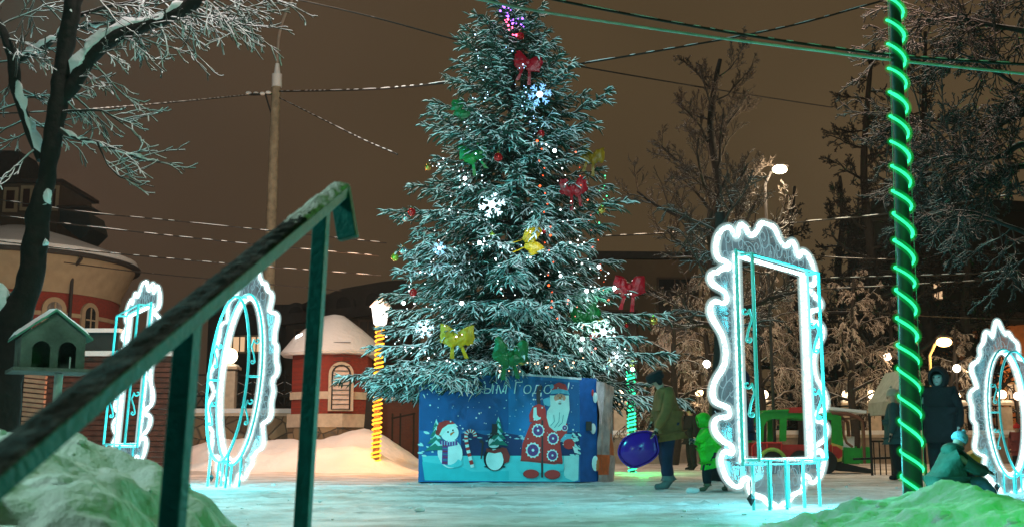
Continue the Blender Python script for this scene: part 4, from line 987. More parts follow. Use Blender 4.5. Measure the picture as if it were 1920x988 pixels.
    if oval: mb.tube([P(s, t, .05) for s, t in grown(inner, .045)], .018*sc, 8, closed=True)
    else:
        g2 = .045; mb.tube([P(s+(g2 if s > cx else -g2), t+(g2 if t > cy else -g2), .05) for s, t in inner], .018*sc, 8, closed=True)
    mb.build('steel_frame', TEAL, th)
    mb = MB()
    idx = [0, len(st)//4, len(st)//2, 3*len(st)//4] if oval else range(len(st))
    for i in idx: mb.tube([P(*st[i], .02), P(*st[i], depth)], .016*sc, 6)
    mb.build('spacer', TEAL, th)
    t0, t1 = min(p[1] for p in inner), max(p[1] for p in inner); s0, s1 = min(p[0] for p in inner), max(p[0] for p in inner)
    # scrolls across the depth between the two frames at both sides
    def scroll_at(sx_, tt, hgt, face):
        mb = MB(); S = s_scroll((0, 0), hgt, 1)
        if face: mb.tube([P(sx_, tt+b, depth*.5+a) for a, b in S], .012*sc, 6)
        else: mb.tube([P(sx_+a, tt+b, .03) for a, b in S], .011*sc, 6)
        mb.build('scroll', TEAL, th)
    for f in (.30, .66):
        tt = lerp(t0, t1, f)
        r_l = s0 if not oval else cx-(cx-s0)*math.sqrt(max(0, 1-((tt-cy)/((t1-t0)/2))**2))
        r_r = s1 if not oval else cx+(s1-cx)*math.sqrt(max(0, 1-((tt-cy)/((t1-t0)/2))**2))
        scroll_at(r_l, tt, .42*sc, True); scroll_at(r_r, tt, .42*sc, True)
    for s in legs:
        mb = MB(); lo = t0 if not oval else cy-(t1-t0)/2*math.sqrt(max(0, 1-((s-cx)/((s1-s0)/2))**2))
        mb.tube([P(s, lo, .03), P(s, -.02, .03)], .016*sc, 8)
        mb.build('leg', TEAL, th); mb = MB(); mb.tube([P(s, lo, depth), P(s, -.02, depth)], .016*sc, 8); mb.build('leg', TEAL, th)
    q = P(lerp(s0, s1, .05), .12*sc, .06); mb = MB(); mb.tube([q+Vector((0, 0, .18)), q], .006, 6); mb.add([q+Vector(v)*.06 for v in ((0, 0, 1), (.7, 0, 0), (0, .5, 0), (-.7, 0, 0), (0, -.5, 0), (0, 0, -1.2))], [(0, 1, 2), (0, 2, 3), (0, 3, 4), (0, 4, 1), (5, 2, 1), (5, 3, 2), (5, 4, 3), (5, 1, 4)])
    mb.build('plug', mat('black_plastic', (.012, .012, .012), .5), th)
    for tt, e in ((lerp(t0, t1, .04), 2.0), (lerp(t0, t1, .8), .8)):
        lamp('tube_light', P(cx, tt, .30*sc), (.10, .86, 1.0), power*e, .35, parent=None)
    return th
Z = Vector((0, 0, 1))
# right rectangular frame: traced in its own plane
uR = Vector((.62, .78, 0)).normalized(); nR = Vector((.78, -.62, 0)).normalized()
q0 = W(1388, 862, 11.0); OR = Vector((q0.x, q0.y, 0))
def st_(px, py, O=OR, u=uR, n=nR): p = on_plane(px, py, O, n); return ((p-O).dot(u), p.z)
wR = st_(1517, 866)[0]; t0R = q0.z; t1R = st_(1384, 482)[1]
r3 = [(430, 62), (410, 75), (390, 112), (365, 136), (338, 125), (320, 92), (298, 72), (283, 88), (278, 130), (265, 150), (247, 132), (235, 100), (210, 88), (175, 105), (150, 150), (140, 200), (142, 245), (162, 284), (200, 298), (218, 315), (213, 338), (185, 338), (160, 350), (148, 366), (125, 364), (108, 382), (106, 410), (125, 438), (160, 462), (190, 482), (204, 510), (203, 542), (180, 554), (140, 542), (112, 558), (105, 600), (120, 650), (150, 700), (176, 745), (192, 800), (200, 860), (195, 915), (178, 960)]
r4 = [(140, 90), (120, 140), (116, 190), (132, 232), (175, 254), (208, 270), (217, 300), (203, 325), (160, 327), (130, 350), (126, 390), (142, 430), (182, 470), (218, 490), (238, 515), (230, 542), (195, 532), (170, 560), (170, 610), (187, 665), (217, 715), (255, 743), (283, 738), (292, 710), (318, 692), (338, 710), (336, 750), (352, 788), (390, 800), (420, 812)]
left = [st_(1300+a/3.293, 400+b/3.293) for a, b in r3]+[st_(1300+a/3.209, 680+b/3.209) for a, b in r4]
cR = wR/2
left = [(min(s, cR-.02), t) for s, t in left]
botm = [(cR-.22, left[-1][1]-.06), (cR-.12, .05), (cR-.03, .01)]
left = left+botm
full = left+[(2*cR-s, t) for s, t in left[::-1]]
OUT_R = [(p.x, p.y) for p in smooth_line([Vector((s, t, 0)) for s, t in full], 3, closed=True)]
IN_R = [(0, t1R), (0, t0R), (wR, t0R), (wR, t1R)]
light_frame('light_installation', 'large rectangular white neon frame with scalloped outline in front of the toy train', OR, uR, nR, Z, IN_R, OUT_R, .032, .20, 1.0, 3,
            [wR*.12, wR*.36, wR*.62, wR*.86], power=110)
# far left rectangular frame (same pattern, leans a little)
sL = 1.12; uL = Vector((.50, -.866, 0)); nL = Vector((-.866, -.50, 0)); p = W(238, 840, 19.0)
upL = Vector((.045, 0, 1)); OL = Vector((p.x-uL.x*cR*sL, p.y-uL.y*cR*sL, .12))
light_frame('light_installation', 'rectangular white neon frame farthest left, half hidden behind the handrail and snow pile', OL, uL, nL, upL, [(s*sL, t*sL) for s, t in IN_R], [(s*sL, t*sL) for s, t in OUT_R], .034, .24, 1.1, 4,
            [wR*sL*.15, wR*sL*.8], power=18)
def oval(a, b, cx, cy, off, nb, crest, foot, n=260):
    inner = [(cx+a*math.cos(t), cy+b*math.sin(t)) for t in np.linspace(0, 2*math.pi, 72, endpoint=False)]
    out = []
    for t in np.linspace(0, 2*math.pi, n, endpoint=False):
        o = off*(.78+.42*abs(math.sin(nb*t/2+.6))**.8+.12*math.sin(nb*t*1.5+1))
        top = math.exp(-((t-math.pi/2)/.42)**2)*crest*(1+.25*math.cos((t-math.pi/2)*16)); bt = math.exp(-((t-1.5*math.pi)/.24)**2)*foot
        out.append((cx+(a+o)*math.cos(t), cy+(b+o*.8)*math.sin(t)+top-bt))
    return inner, out
inn, out = oval(.66, 1.30, 0, 1.70, .36, 15, .10, .06)
uO = Vector((.66, -.75, 0)).normalized(); nO = Vector((-.75, -.66, 0)).normalized(); p = W(436, 860, 18.0)
light_frame('light_installation', 'tall oval white neon frame between the two handrail posts', (p.x, p.y, 0), uO, nO, Vector((.06, 0, 1)), inn, out, .036, .26, 1.15, 5, [-.3, 0, .3], oval=True, power=125)
inn, out = oval(.47, .84, 0, 1.08, .31, 13, .10, .06)
p = W(1890, 860, 15.6); uQ = Vector((.80, .60, 0)); nQ = Vector((.60, -.80, 0))
light_frame('light_installation', 'small oval white neon frame cut off by the right edge of the photo', (p.x, p.y, 0), uQ, nQ, Z, inn, out, .028, .2, .8, 6, [-.2, .05, .25], oval=True, power=24)

# ============================================================ spiral-lit poles
def spiral_pole(name, label, pxb, Y, z0, z1, r0, r1, pitch, tr, led, body, hand, lean=0., group='poles wrapped in a light spiral', light=None, sleeve_z=None, wires=True):
    b = Vector((XY(pxb, Y), Y, z0)); t = thing(name, b, label, 'light pole', group)
    top = Vector((b.x+lean*(z1-z0), Y, z1))
    mb = MB(); mb.tube([b, b.lerp(top, .3), b.lerp(top, .6), top], [r0, lerp(r0, r1, .3), lerp(r0, r1, .6), r1], 20); mb.build('pole', body, t)
    if sleeve_z: q = b.lerp(top, (sleeve_z-z0)/(z1-z0)); mb = MB(); mb.tube([b+Vector((0, 0, .01)), q], [r0+.012, r0+.010], 20); mb.build('sleeve', body, t)
    n = int((z1-z0)/pitch*14); H = []
    for k in range(n+1):
        f = k/n; q = b.lerp(top, f); a = hand*2*math.pi*(z1-z0)*f/pitch
        rr = lerp(r0, r1, f)+tr*1.05+(.004 if sleeve_z else 0)
        H.append(q+Vector((rr*math.cos(a), rr*math.sin(a), (-.030*math.cos(a) if sleeve_z else 0)+.034*noise.noise(Vector((k*.07, 0, 2))))))
    mb = MB(); mb.tube(H, [tr*(.75+.6*abs(noise.noise(Vector((i*.23, 1, 1))))) for i in range(len(H))] if sleeve_z else tr, 7); sp = mb.build('light_spiral', led, t)
    if sleeve_z: mb = MB(); mb.tube(H, tr*2.6, 8); mb.build('glow_halo', sleeve('green_halo', (.0, 1, .12), .55, .5), sp)  # green bloom put in as a glowing shell round the spiral
    if wires:
        mb = MB()
        for s in (-1, 1): mb.tube([b+Vector((s*(r0+.02), -.03, 0)), top+Vector((s*(r1+.02), -.03, 0))], .0022, 5)
        mb.build('wire', mat('thin_wire', (.25, .5, .45), .5), t)
    return t, b, top
GLED = glow('green_led', (.04, 1.0, .42), 2.1)
t, b, tp = spiral_pole('light_pole', 'tall near pole wrapped in bright green rope light, reaching beyond the photo top', 1706, 9.5, 0, 6.2, .070, .043, .222, .0150, GLED, mat('dark_green_pole', (.018, .035, .024), .55), -1, lean=.020, sleeve_z=1.47)
lamp('rope_light', (b.x-.6, b.y-1.6, .95), (.02, 1.0, .24), 34, .15); lamp('rope_light', (b.x-.3, b.y-1.2, 2.6), (.02, 1.0, .26), 18, .15)
ALED = glow('amber_led', (1.0, .42, .03), 2.6)
t, b, tp = spiral_pole('light_pole', 'lantern pole wrapped in amber rope light beside the red gatehouse', 705, 28, .2, ZZ(612, 28), .085, .075, .115, .024, ALED, mat('amber_pole', (.2, .1, .05), .6), 1, lean=.012, wires=False)
lamp('rope_light', (b.x-.3, b.y-.7, 1.2), (1, .30, .02), 210, .1); lamp('rope_light', (b.x+.6, b.y-.5, 1.1), (1, .34, .03), 60, .1)
t = thing('street_lantern', tp, 'white glowing lantern with a snowy lid on top of the amber lit pole', 'lantern')
w = .2; mb = MB(); mb.lathe([(.10, 0), (.16, .05), (.22, .46), (.20, .47)], tp+Vector((0, 0, .02)), 6); mb.build('glass', glow('lantern_glass', (1, .92, .85), 3.0), t, smooth=False)
mb = MB(); mb.lathe([(.27, .49), (.26, .52), (.15, .64), (.05, .74), (.0, .78)], tp, 6); mb.build('lid', SNOW, t, smooth=False)
mb = MB(); mb.lathe([(.09, -.1), (.09, .02)], tp, 8); mb.build('collar', DARKROOF, t)
lamp('lantern_light', tp+Vector((0, -.5, .3)), (1, .85, .7), 60, .2)
t, b, tp = spiral_pole('light_pole', 'distant pole wrapped tightly in green rope light between blue box and adult', 1185, 29, 0, ZZ(688, 29), .07, .07, .10, .026, GLED, mat('dark_green_pole', (.03, .06, .04)), 1, wires=False)
lamp('rope_light', (b.x, b.y-.6, .8), (.02, 1.0, .22), 75, .12); lamp('rope_light', (b.x-.1, b.y-3.2, .45), (.02, 1.0, .22), 30, .1)
p = tp+Vector((0, 0, .1)); mb = MB(); mb.ball(p, .11, 10); tag(mb.build('lantern_globe', glow('yellow_green_globe', (.7, 1, .2), 1.0)), 'small yellow green globe on top of the distant green lit pole', 'lamp')

# ============================================================ masts, street lamps
def mast():
    Y = 38.6; b = Vector((XY(494, Y), Y, 0)); top = W(519, 122, Y); j = b.lerp(top, .86)
    t = thing('utility_pole', b, 'tall grey street lamp mast with a curved arm, behind the left oval frame', 'pole')
    mb = MB(); mb.tube([b, b.lerp(top, .4), j, W(519, 150, Y)], [.23, .195, .165, .16], 14); mb.build('shaft', mat('concrete_pole', (.26, .215, .15), .85, var=.3, scale=5), t)
    mb = MB(); mb.tube([W(519, 164, Y), W(519.5, 140, Y), W(519.6, 139, Y), W(520, 120, Y)], [.18, .18, .12, .07], 12); mb.build('top_cone', SNOW, t)
    mb = MB(); mb.tube(smooth_line([W(520, 122, Y), W(521, 90, Y), W(527, 50, Y), W(545, 5, Y), W(570, -40, Y)], 5), .05, 8); mb.build('curved_arm', mat('grey_steel_arm', (.35, .28, .24), .5), t)
    mb = MB(); mb.bar(W(518, 176, Y), W(470, 178, Y-.3), .07, .07); mb.tube([W(497, 176, Y-.2), W(509, 215, Y)], .03, 6); mb.build('bracket', IRON, t)
    mb = MB()
    for px in (466, 480, 492, 503): mb.ball(W(px, 176-(px % 3), Y-.2), .08, 8, sq=(1.4, 1, .8))
    mb.build('insulator', SNOW, t)
mast()
def far_lamp(px, py, Y, col, es, power, label, r=.22, pole=True, polecol=None):
    p = W(px, py, Y); t = thing('street_lamp', (p.x, Y, 0), label, 'street lamp', 'distant lit street lamps')
    mb = MB(); mb.ball(p, r, 14, sq=(1.25, .9, .75)); mb.build('bulb', glow('bulb_%d_%d' % (int(es), int(col[2]*10)), col, es), t)
    mb = MB(); mb.ball(p+Vector((.05, .1, r*.75)), r*1.15, 12, sq=(1.2, .9, .35)); mb.build('hood', DARKROOF, t)
    if pole:
        mb = MB(); mb.tube([(p.x-.35, Y+.15, 0), (p.x-.35, Y+.15, p.z-.35), (p.x-.2, Y+.12, p.z-.05), (p.x, Y+.1, p.z+.05)], .04, 8); mb.build('pole', polecol or DARKROOF, t)
    lamp('lamp_light', p+Vector((0, -.5, -.25)), col, power, .25)
far_lamp(1462, 318, 27.5, (1, .80, .52), 14, 330, 'bright street lamp glowing beside the tall bare tree', .15)
far_lamp(1770, 641, 30, (1, .60, .22), 10, 130, 'yellow street lamp on a snowy post right of the green lit pole', .17, True, mat('amber_lit_post', (.5, .38, .2), .7))
for k, (px, py, c, w) in enumerate(((1664, 668, (1, .8, .6), 'above the tent left of the green pole'), (1325, 682, (.9, .95, .8), 'just left of the rectangular frame'), (1311, 735, (1, .7, .35), 'between the child and the rectangular frame'), (1794, 690, (1, .85, .6), 'just above the figure in black'), (1908, 742, (1, .7, .45), 'inside the right oval frame'))):
    p = W(px, py, 36.2); t = thing('park_lamp', (p.x, 36.2, 0), 'small round park lamp '+w, 'lamp', 'small round park lamps')
    mb = MB(); mb.ball(p, .13, 10); mb.build('globe', glow('park_globe_%d' % k, c, 7), t)
    mb = MB(); mb.tube([(p.x, 36.25, 0), (p.x, 36.25, p.z-.1)], .04, 8); mb.build('post', DARKROOF, t)
    lamp('park_light', p+Vector((0, -.7, -.1)), (1, .66, .38), 18, .15)
lamp('unseen_light', (10.5, 31.0, 7.5), (1, .62, .38), 430, .5)  # unseen warm lights over the right-hand trees, without lanterns
lamp('unseen_light', (4.5, 30.0, 8.0), (1, .62, .38), 330, .5)
lamp('unseen_light', (14.0, 22.0, 8.0), (1, .70, .46), 280, .5)

# ============================================================ overhead cables
CABD = snowy('cable_dark', (.02, .018, .016), lo=.75, hi=1.0, nscale=3, namp=.3)
CABS = snowy('cable_snow', (.05, .045, .04), snow=(.7, .68, .62), lo=.05, hi=.3, nscale=5.0, namp=.95)
CABP = snowy('cable_pale', (.25, .30, .26), snow=(.65, .72, .66), lo=-.4, hi=.1, nscale=2.0, namp=.5)
def cable(pts, r, m, label, twist=0):
    P = smooth_line([W(*p) for p in pts], 12); mb = MB()
    if twist:
        for s in (0, math.pi):
            Q = []; L = 0
            for i, p in enumerate(P):
                Q.append(p)
            mb.tube([p+Vector((0, 0, .0)) for p in Q], r, 6)
            break
    else: mb.tube(P, r, 6)
    o = tag(mb.build('cable', CABD if m is CABS else m), label, 'cable')
    if m is CABS:      # short ridges of snow lying along the wire
        g = random.Random(int(pts[0][1])*7+len(P)); mb = MB(); L = sum((P[i+1]-P[i]).length for i in range(len(P)-1)); acc = 0; seg = []; on = True; nxt = .1
        step = L/600; D = [0]
        for i in range(len(P)-1): D.append(D[-1]+(P[i+1]-P[i]).length)
        def at(s):
            for i in range(len(D)-1):
                if D[i+1] >= s: return P[i].lerp(P[i+1], (s-D[i])/max(D[i+1]-D[i], 1e-6))
            return P[-1]
        s = g.uniform(0, .3); k = P[0].y/24
        while s < L-.3:
            ln = g.uniform(.16, .42)*k*(1 if g.random() < .85 else 3); e = min(L, s+ln); n = 4
            mb.tube([at(lerp(s, e, j/n))+Vector((0, 0, r*.55)) for j in range(n+1)], [r*.3, r*.85, r*.95, r*.85, r*.3], 6); s = e+g.uniform(.06, .22)*k
        mb.build('snow', SNOW, o)
cable([(540, -4, 24), (700, 33, 24), (905, 88, 24.5), (1070, 122, 25), (1320, 165, 27), (1560, 202, 30)], .018, CABD, 'thin dark cable passing behind the tip of the christmas tree to the bare tree')
cable([(-10, 214, 24), (150, 207, 24), (330, 192, 31), (470, 178, 38.4)], .020, CABS, 'snow-flecked cable running left from the tall mast to the large bare tree')
cable([(524, 172, 38.4), (600, 171, 33), (700, 168, 27.5), (790, 161, 23), (850, 153, 22.3)], .026, CABS, 'snow-beaded cable running right from the tall mast to the christmas tree')
cable([(524, 184, 38.4), (600, 222, 32), (680, 262, 26), (745, 290, 22.5)], .018, CABS, 'sagging cable slanting down from the tall mast to the left boughs of the christmas tree')
cable([(1000, -8, 10), (1160, 24, 10), (1330, 55, 9.8), (1500, 82, 9.6), (1690, 106, 9.5), (1930, 122, 9.5)], .0125, CABS, 'thick snow-flecked black cable crossing the top right above the pale green one')
cable([(880, -4, 10), (1000, 20, 10), (1160, 45, 9.9), (1350, 72, 9.8), (1520, 94, 9.6), (1680, 114, 9.5), (1930, 140, 9.5)], .0125, CABP, 'pale green lit cable crossing the top right')
cable([(1065, 124, 22), (1200, 102, 22), (1370, 72, 22), (1500, 45, 22), (1655, 2, 22)], .020, CABS, 'snow-dashed cable rising from the christmas tree towards the top of the green pole')
for k, (a, m) in enumerate((([(0, 375, 30), (160, 398, 30), (330, 415, 30), (495, 432, 30), (725, 456, 30)], CABS), ([(-5, 404, 28), (175, 426, 28), (440, 455, 28), (710, 480, 28)], CABS),
                            ([(-5, 452, 29), (130, 467, 29), (410, 493, 29), (715, 517, 29)], CABS), ([(120, 492, 31), (300, 514, 31), (640, 545, 31)], CABD))):
    cable(a, .016, m, 'snowy cable of the left sheaf of four behind the handrail, %s' % ('topmost', 'second from the top', 'third from the top', 'lowest')[k])
cable([(1130, 443, 30), (1240, 438, 30), (1380, 429, 29), (1520, 415, 28), (1665, 401, 27), (1930, 360, 26)], .020, CABS, 'snowy cable rising right from the christmas tree past the frame top')
cable([(1540, 522, 28), (1640, 519, 28), (1800, 514, 28), (1930, 506, 28)], .018, CABS, 'upper of two level cables behind the green pole')
cable([(1440, 548, 29), (1560, 541, 29), (1700, 534, 29), (1930, 520, 29)], .015, CABS, 'lower of two level cables behind the green pole')
cable([(1490, 475, 30), (1570, 483, 30), (1680, 487, 30)], .012, CABS, 'short thin cable between rectangular frame top and green pole')
cable([(1540, 575, 30), (1700, 590, 30), (1930, 600, 30)], .012, CABD, 'thin dark cable sagging above the toy train')

# thin frosty air over the whole square
def haze():
    mb = MB(); mb.box((0, 40, 9), (150, 124, 26)); m = bpy.data.materials.new('frosty_air'); m.use_nodes = True; nt = m.node_tree; nt.nodes.clear()
    v = _n(nt, 'ShaderNodeVolumePrincipled'); v.inputs['Density'].default_value = .0003; v.inputs['Color'].default_value = (.92, .92, .92, 1); v.inputs['Anisotropy'].default_value = .6
    o = _n(nt, 'ShaderNodeOutputMaterial'); nt.links.new(v.outputs[0], o.inputs['Volume'])
    h = mb.build('haze', m, None, smooth=False); h['kind'] = 'stuff'
haze()
# ============================================================ painted box round the tree
def painted_box():
    Yb = 20.0
    BLUE = mat('banner_blue', (.012, .16, .42), .35, var=.22, scale=1.2, bump=.05)
    BLUED = mat('banner_dark_blue', (.008, .075, .25), .35, var=.25, scale=1.4, bump=.05)
    PM = {}
    def C_(n, c): PM[n] = mat('print_'+n, c, .4, var=.08, bump=0); return PM[n]
    def q(x, y, k=0): p = W(760+x/4.117, 680+y/4.117, Yb); return Vector((p.x, Yb-.0002*k-.002, max(p.z, .02)))
    xl, xr = q(105, 500).x, q(1345, 500).x; zt = q(0, 95).z
    t = thing('painted_box', ((xl+xr)/2, Yb, 0), 'blue box painted with snowman, penguin and red-coated man, round the christmas tree foot', 'decorated box')
    mb = MB(); mb.prism([(xl, Yb, .02), (xr, Yb, .02), (xr, Yb, q(0, 118).z), (q(800, 0).x, Yb, zt), (xl, Yb, zt)], (0, .05, 0))
    front = mb.build('front_panel', BLUE, t, smooth=False)
    mb = MB(); mb.prism([q(795, 70), q(1360, 115), q(1360, 130), q(795, 88)], (0, .08, 0)); mb.build('snow_edge', SNOW, t)
    # right: a blue face turned a little away, then crumpled plastic wrapping going back
    a = Vector((xr, Yb, 0)); b = Vector((XY(1120, Yb+.28), Yb+.28, 0)); zt2 = q(0, 112).z
    mb = MB(); mb.prism([a+Vector((.002, 0, .02)), b+Vector((0, 0, .02)), b+Vector((0, 0, zt2)), a+Vector((.002, 0, zt2))], (.01, .05, 0)); mb.build('side_panel', mat('side_blue', (.012, .12, .42), .4, bump=.1), t, smooth=False)
    V = []; m, n = 26, 40; c2 = Vector((XY(1145, 21.2), 21.2, 0))
    for i in range(m+1):
        for j in range(n+1):
            f = i/m; p = b.lerp(c2, f)+Vector((.12*math.sin(f*math.pi), -.05, 0)); z = lerp(.0, zt2-.05-.1*f, j/n)
            w = noise.noise(Vector((f*7, z*1.3, 0)))*.07+noise.noise(Vector((f*18, z*4, 4)))*.025
            V.append((p.x+w, p.y+w*.5, z))
    Fq = [(i*(n+1)+j, (i+1)*(n+1)+j, (i+1)*(n+1)+j+1, i*(n+1)+j+1) for i in range(m) for j in range(n)]
    # colours of the wrap printed in patches
    mid = np.array([1 if ((j/n < .5 and j/n > .26 and i > m*.35) or (.05 < j/n < .27 and i < m*.35)) else (2 if (i < 5 and .55 < j/n) else 0) for i in range(m) for j in range(n)])
    np_mesh('crumpled_wrap', np.array(V), np.array(Fq), [mat('wrap_grey', (.38, .36, .36), .3, var=.4, scale=5, bump=.4, bscale=10), mat('wrap_orange', (.62, .13, .04), .35, var=.3), mat('wrap_white', (.6, .55, .6), .3, var=.4)], t, midx=mid, smooth=True)
    mb = MB(); mb.prism([(xl, Yb+.06, 0), (xl, 22.9, 0), (xl, 22.9, zt-.05), (xl, Yb+.06, zt-.02)], (.05, 0, 0)); mb.prism([(xl, 22.9, 0), (c2.x, 22.9, 0), (c2.x, 22.9, zt-.1), (xl, 22.9, zt-.1)], (0, .05, 0)); mb.prism([(c2.x, 21.25, 0), (c2.x, 22.88, 0), (c2.x, 22.88, zt-.1), (c2.x, 21.25, zt-.1)], (.05, 0, 0))
    mb.build('side_boards', mat('box_grey', (.3, .28, .28), .6), t, smooth=False)
    def ell(cx, cy, rx, ry, n=22, rot=0):
        return [(cx+rx*math.cos(a)*math.cos(rot)-ry*math.sin(a)*math.sin(rot), cy+rx*math.cos(a)*math.sin(rot)+ry*math.sin(a)*math.cos(rot)) for a in np.linspace(0, 2*math.pi, n, endpoint=False)]
    def art(name, layers, base=90):
        mats = []; mb = MB()
        for k, (mname, pts) in enumerate(layers):
            mm = PM[mname]
            if mm not in mats: mats.append(mm)
            P = [q(x, y, k+1+base) for x, y in pts]
            area = sum(P[i].x*P[(i+1) % len(P)].z-P[(i+1) % len(P)].x*P[i].z for i in range(len(P)))
            if area < 0: P = P[::-1]
            b0 = len(mb.v); mb.v += [tuple(p) for p in P]; mb.f.append(tuple(range(b0, b0+len(P)))); mb.m.append(mats.index(mm))
        return mb.build(name, mats, front, smooth=False)
    C_('snow', (.45, .78, .80)); C_('cyan', (.04, .52, .60)); C_('cyan2', (.10, .60, .68)); C_('navy', (.012, .03, .13)); C_('red', (.62, .035, .035)); C_('darkred', (.33, .03, .03))
    C_('white', (.72, .86, .88)); C_('skin', (.62, .30, .20)); C_('black', (.01, .012, .02)); C_('purple', (.14, .05, .26)); C_('green', (.01, .20, .16)); C_('beard', (.55, .80, .78)); C_('fur', (.12, .45, .62))
    C_('orange', (.6, .16, .04)); C_('mid', (.006, .095, .30)); C_('brown', (.05, .03, .04)); C_('pale', (.42, .62, .74)); C_('teal', (.01, .25, .30))
    g = random.Random(3)
    # background: darker sky patch, hills, snowfield
    lay = [('mid', [(110, 110), (795, 110), (795, 520), (110, 520)]), ('mid', [(1000, 130), (1340, 150), (1340, 520), (1000, 520)]),
           ('navy', [(430, 545), (520, 530), (620, 555), (780, 540), (900, 560), (900, 720), (430, 720)]), ('navy', [(1190, 540), (1345, 530), (1345, 720), (1190, 720)]),
           ('cyan2', [(130, 715), (1340, 715), (1335, 905), (1300, 915), (150, 905)]), ('cyan', [(130, 760), (430, 800), (520, 840), (800, 830), (800, 905), (150, 905)]), ('snow', [(1225, 715), (1340, 715), (1335, 905), (1300, 912), (1225, 880)]), ('cyan2', [(880, 760), (1080, 740), (1240, 880), (1050, 912), (860, 905)])]
    for _ in range(46):
        x = g.uniform(440, 1330); y = g.uniform(525, 600); w = g.uniform(8, 26)
        lay.append(('pale', [(x-w, y+4), (x, y-3), (x+w, y+5), (x+w*.4, y+9), (x-w*.4, y+8)]))
    for _ in range(30):
        x = g.choice((g.uniform(110, 230), g.uniform(1280, 1345))); y = g.uniform(530, 720); w = g.uniform(8, 26)
        lay.append(('snow', ell(x, y, w, w*.4, 8, g.random())))
    art('painted_landscape', lay, 0)
    def firt(cx, top, bot, w):
        L = []
        for k in range(4):
            a = lerp(top, bot, k/4.6); b2 = a+(bot-top)*.34; ww = w*(.35+.22*k); L.append(('green', [(cx, a), (cx+ww, b2), (cx+ww*.4, b2-6), (cx-ww*.4, b2-6), (cx-ww, b2)]))
            L.append(('snow', [(cx, a), (cx+ww*.5, a+(b2-a)*.5), (cx+ww*.15, a+(b2-a)*.55), (cx-ww*.1, a+(b2-a)*.3), (cx-ww*.55, a+(b2-a)*.62)]))
        return L
    art('painted_firs', firt(240, 430, 680, 90)+firt(718, 412, 640, 75))
    art('painted_stars', [('white', ell(g.uniform(120, 1335), g.uniform(135, 560) if g.random() < .9 else g.uniform(560, 700), r, r, 7)) for r in [g.choice((2.2, 3, 3.6, 4.6, 7)) for _ in range(120)]])
    # snowman
    sm = [('white', ell(350, 700, 92, 112)), ('cyan2', ell(372, 772, 70, 34)), ('white', ell(335, 690, 86, 96)), ('white', ell(342, 538, 70, 66)), ('red', [(250, 560), (243, 500), (262, 460), (310, 443), (360, 446), (385, 470), (330, 482), (290, 520), (275, 560)]),
          ('beard', [(262, 555), (285, 505), (330, 474), (385, 468), (408, 492), (360, 492), (315, 520), (285, 560)]), ('darkred', ell(250, 535, 16, 22)),
          ('black', ell(330, 532, 7, 8, 10)), ('black', ell(368, 519, 7, 8, 10)), ('orange', [(345, 545), (372, 528), (382, 532), (350, 562)]),
          ('purple', [(268, 592), (330, 610), (400, 600), (404, 632), (330, 645), (268, 625)]), ('purple', [(288, 600), (330, 600), (328, 785), (282, 778)])]
    for k in range(7): sm.append(('teal' if k % 2 else 'darkred', [(290, 632+k*22), (326, 634+k*22), (326, 642+k*22), (289, 640+k*22)]))
    for k in range(6): sm.append(('pale', [(280+k*20, 600), (286+k*20, 602), (286+k*20, 636), (280+k*20, 634)]))
    art('painted_snowman', sm)
    # candy cane
    cp = [(520, 805), (497, 720), (480, 650), (470, 590), (472, 548), (490, 525), (515, 525), (535, 545), (540, 572)]
    L = []
    def strip(pts, w):
        out = []
        for i in range(len(pts)):
            a = pts[max(i-1, 0)]; b_ = pts[min(i+1, len(pts)-1)]; dx, dy = b_[0]-a[0], b_[1]-a[1]; l = math.hypot(dx, dy); out.append(((pts[i][0]-dy/l*w, pts[i][1]+dx/l*w), (pts[i][0]+dy/l*w, pts[i][1]-dx/l*w)))
        return out
    cs = [(p.x, p.y) for p in smooth_line([Vector((x, y, 0)) for x, y in cp], 3)]; S = strip(cs, 14)
    for i in range(len(S)-1): L.append(('red' if i % 2 else 'white', [S[i][0], S[i][1], S[i+1][1], S[i+1][0]]))
    art('painted_candy_cane', L)
    # penguin
    pg = [('brown', [(572, 600), (590, 590), (606, 610), (590, 740), (580, 740), (592, 620), (575, 612)]), ('black', ell(690, 735, 86, 98)), ('black', ell(685, 610, 50, 56)), ('white', ell(690, 745, 68, 82)), ('white', ell(664, 612, 22, 30)), ('white', ell(702, 612, 22, 30)), ('white', ell(683, 632, 40, 24)),
          ('skin', ell(660, 630, 12, 7)), ('skin', ell(705, 630, 10, 7)), ('orange', ell(684, 624, 9, 6)), ('darkred', [(625, 655), (680, 672), (760, 648), (765, 680), (690, 697), (626, 685)]), ('darkred', [(740, 650), (780, 655), (808, 720), (800, 760), (765, 775), (752, 720)]),
          ('brown', ell(688, 540, 24, 20)), ('brown', [(668, 545), (670, 470), (710, 470), (712, 545)]), ('brown', [(650, 552), (660, 540), (720, 540), (728, 552)]), ('black', ell(620, 800, 14, 5)), ('black', ell(760, 800, 14, 5))]
    art('painted_penguin', pg)
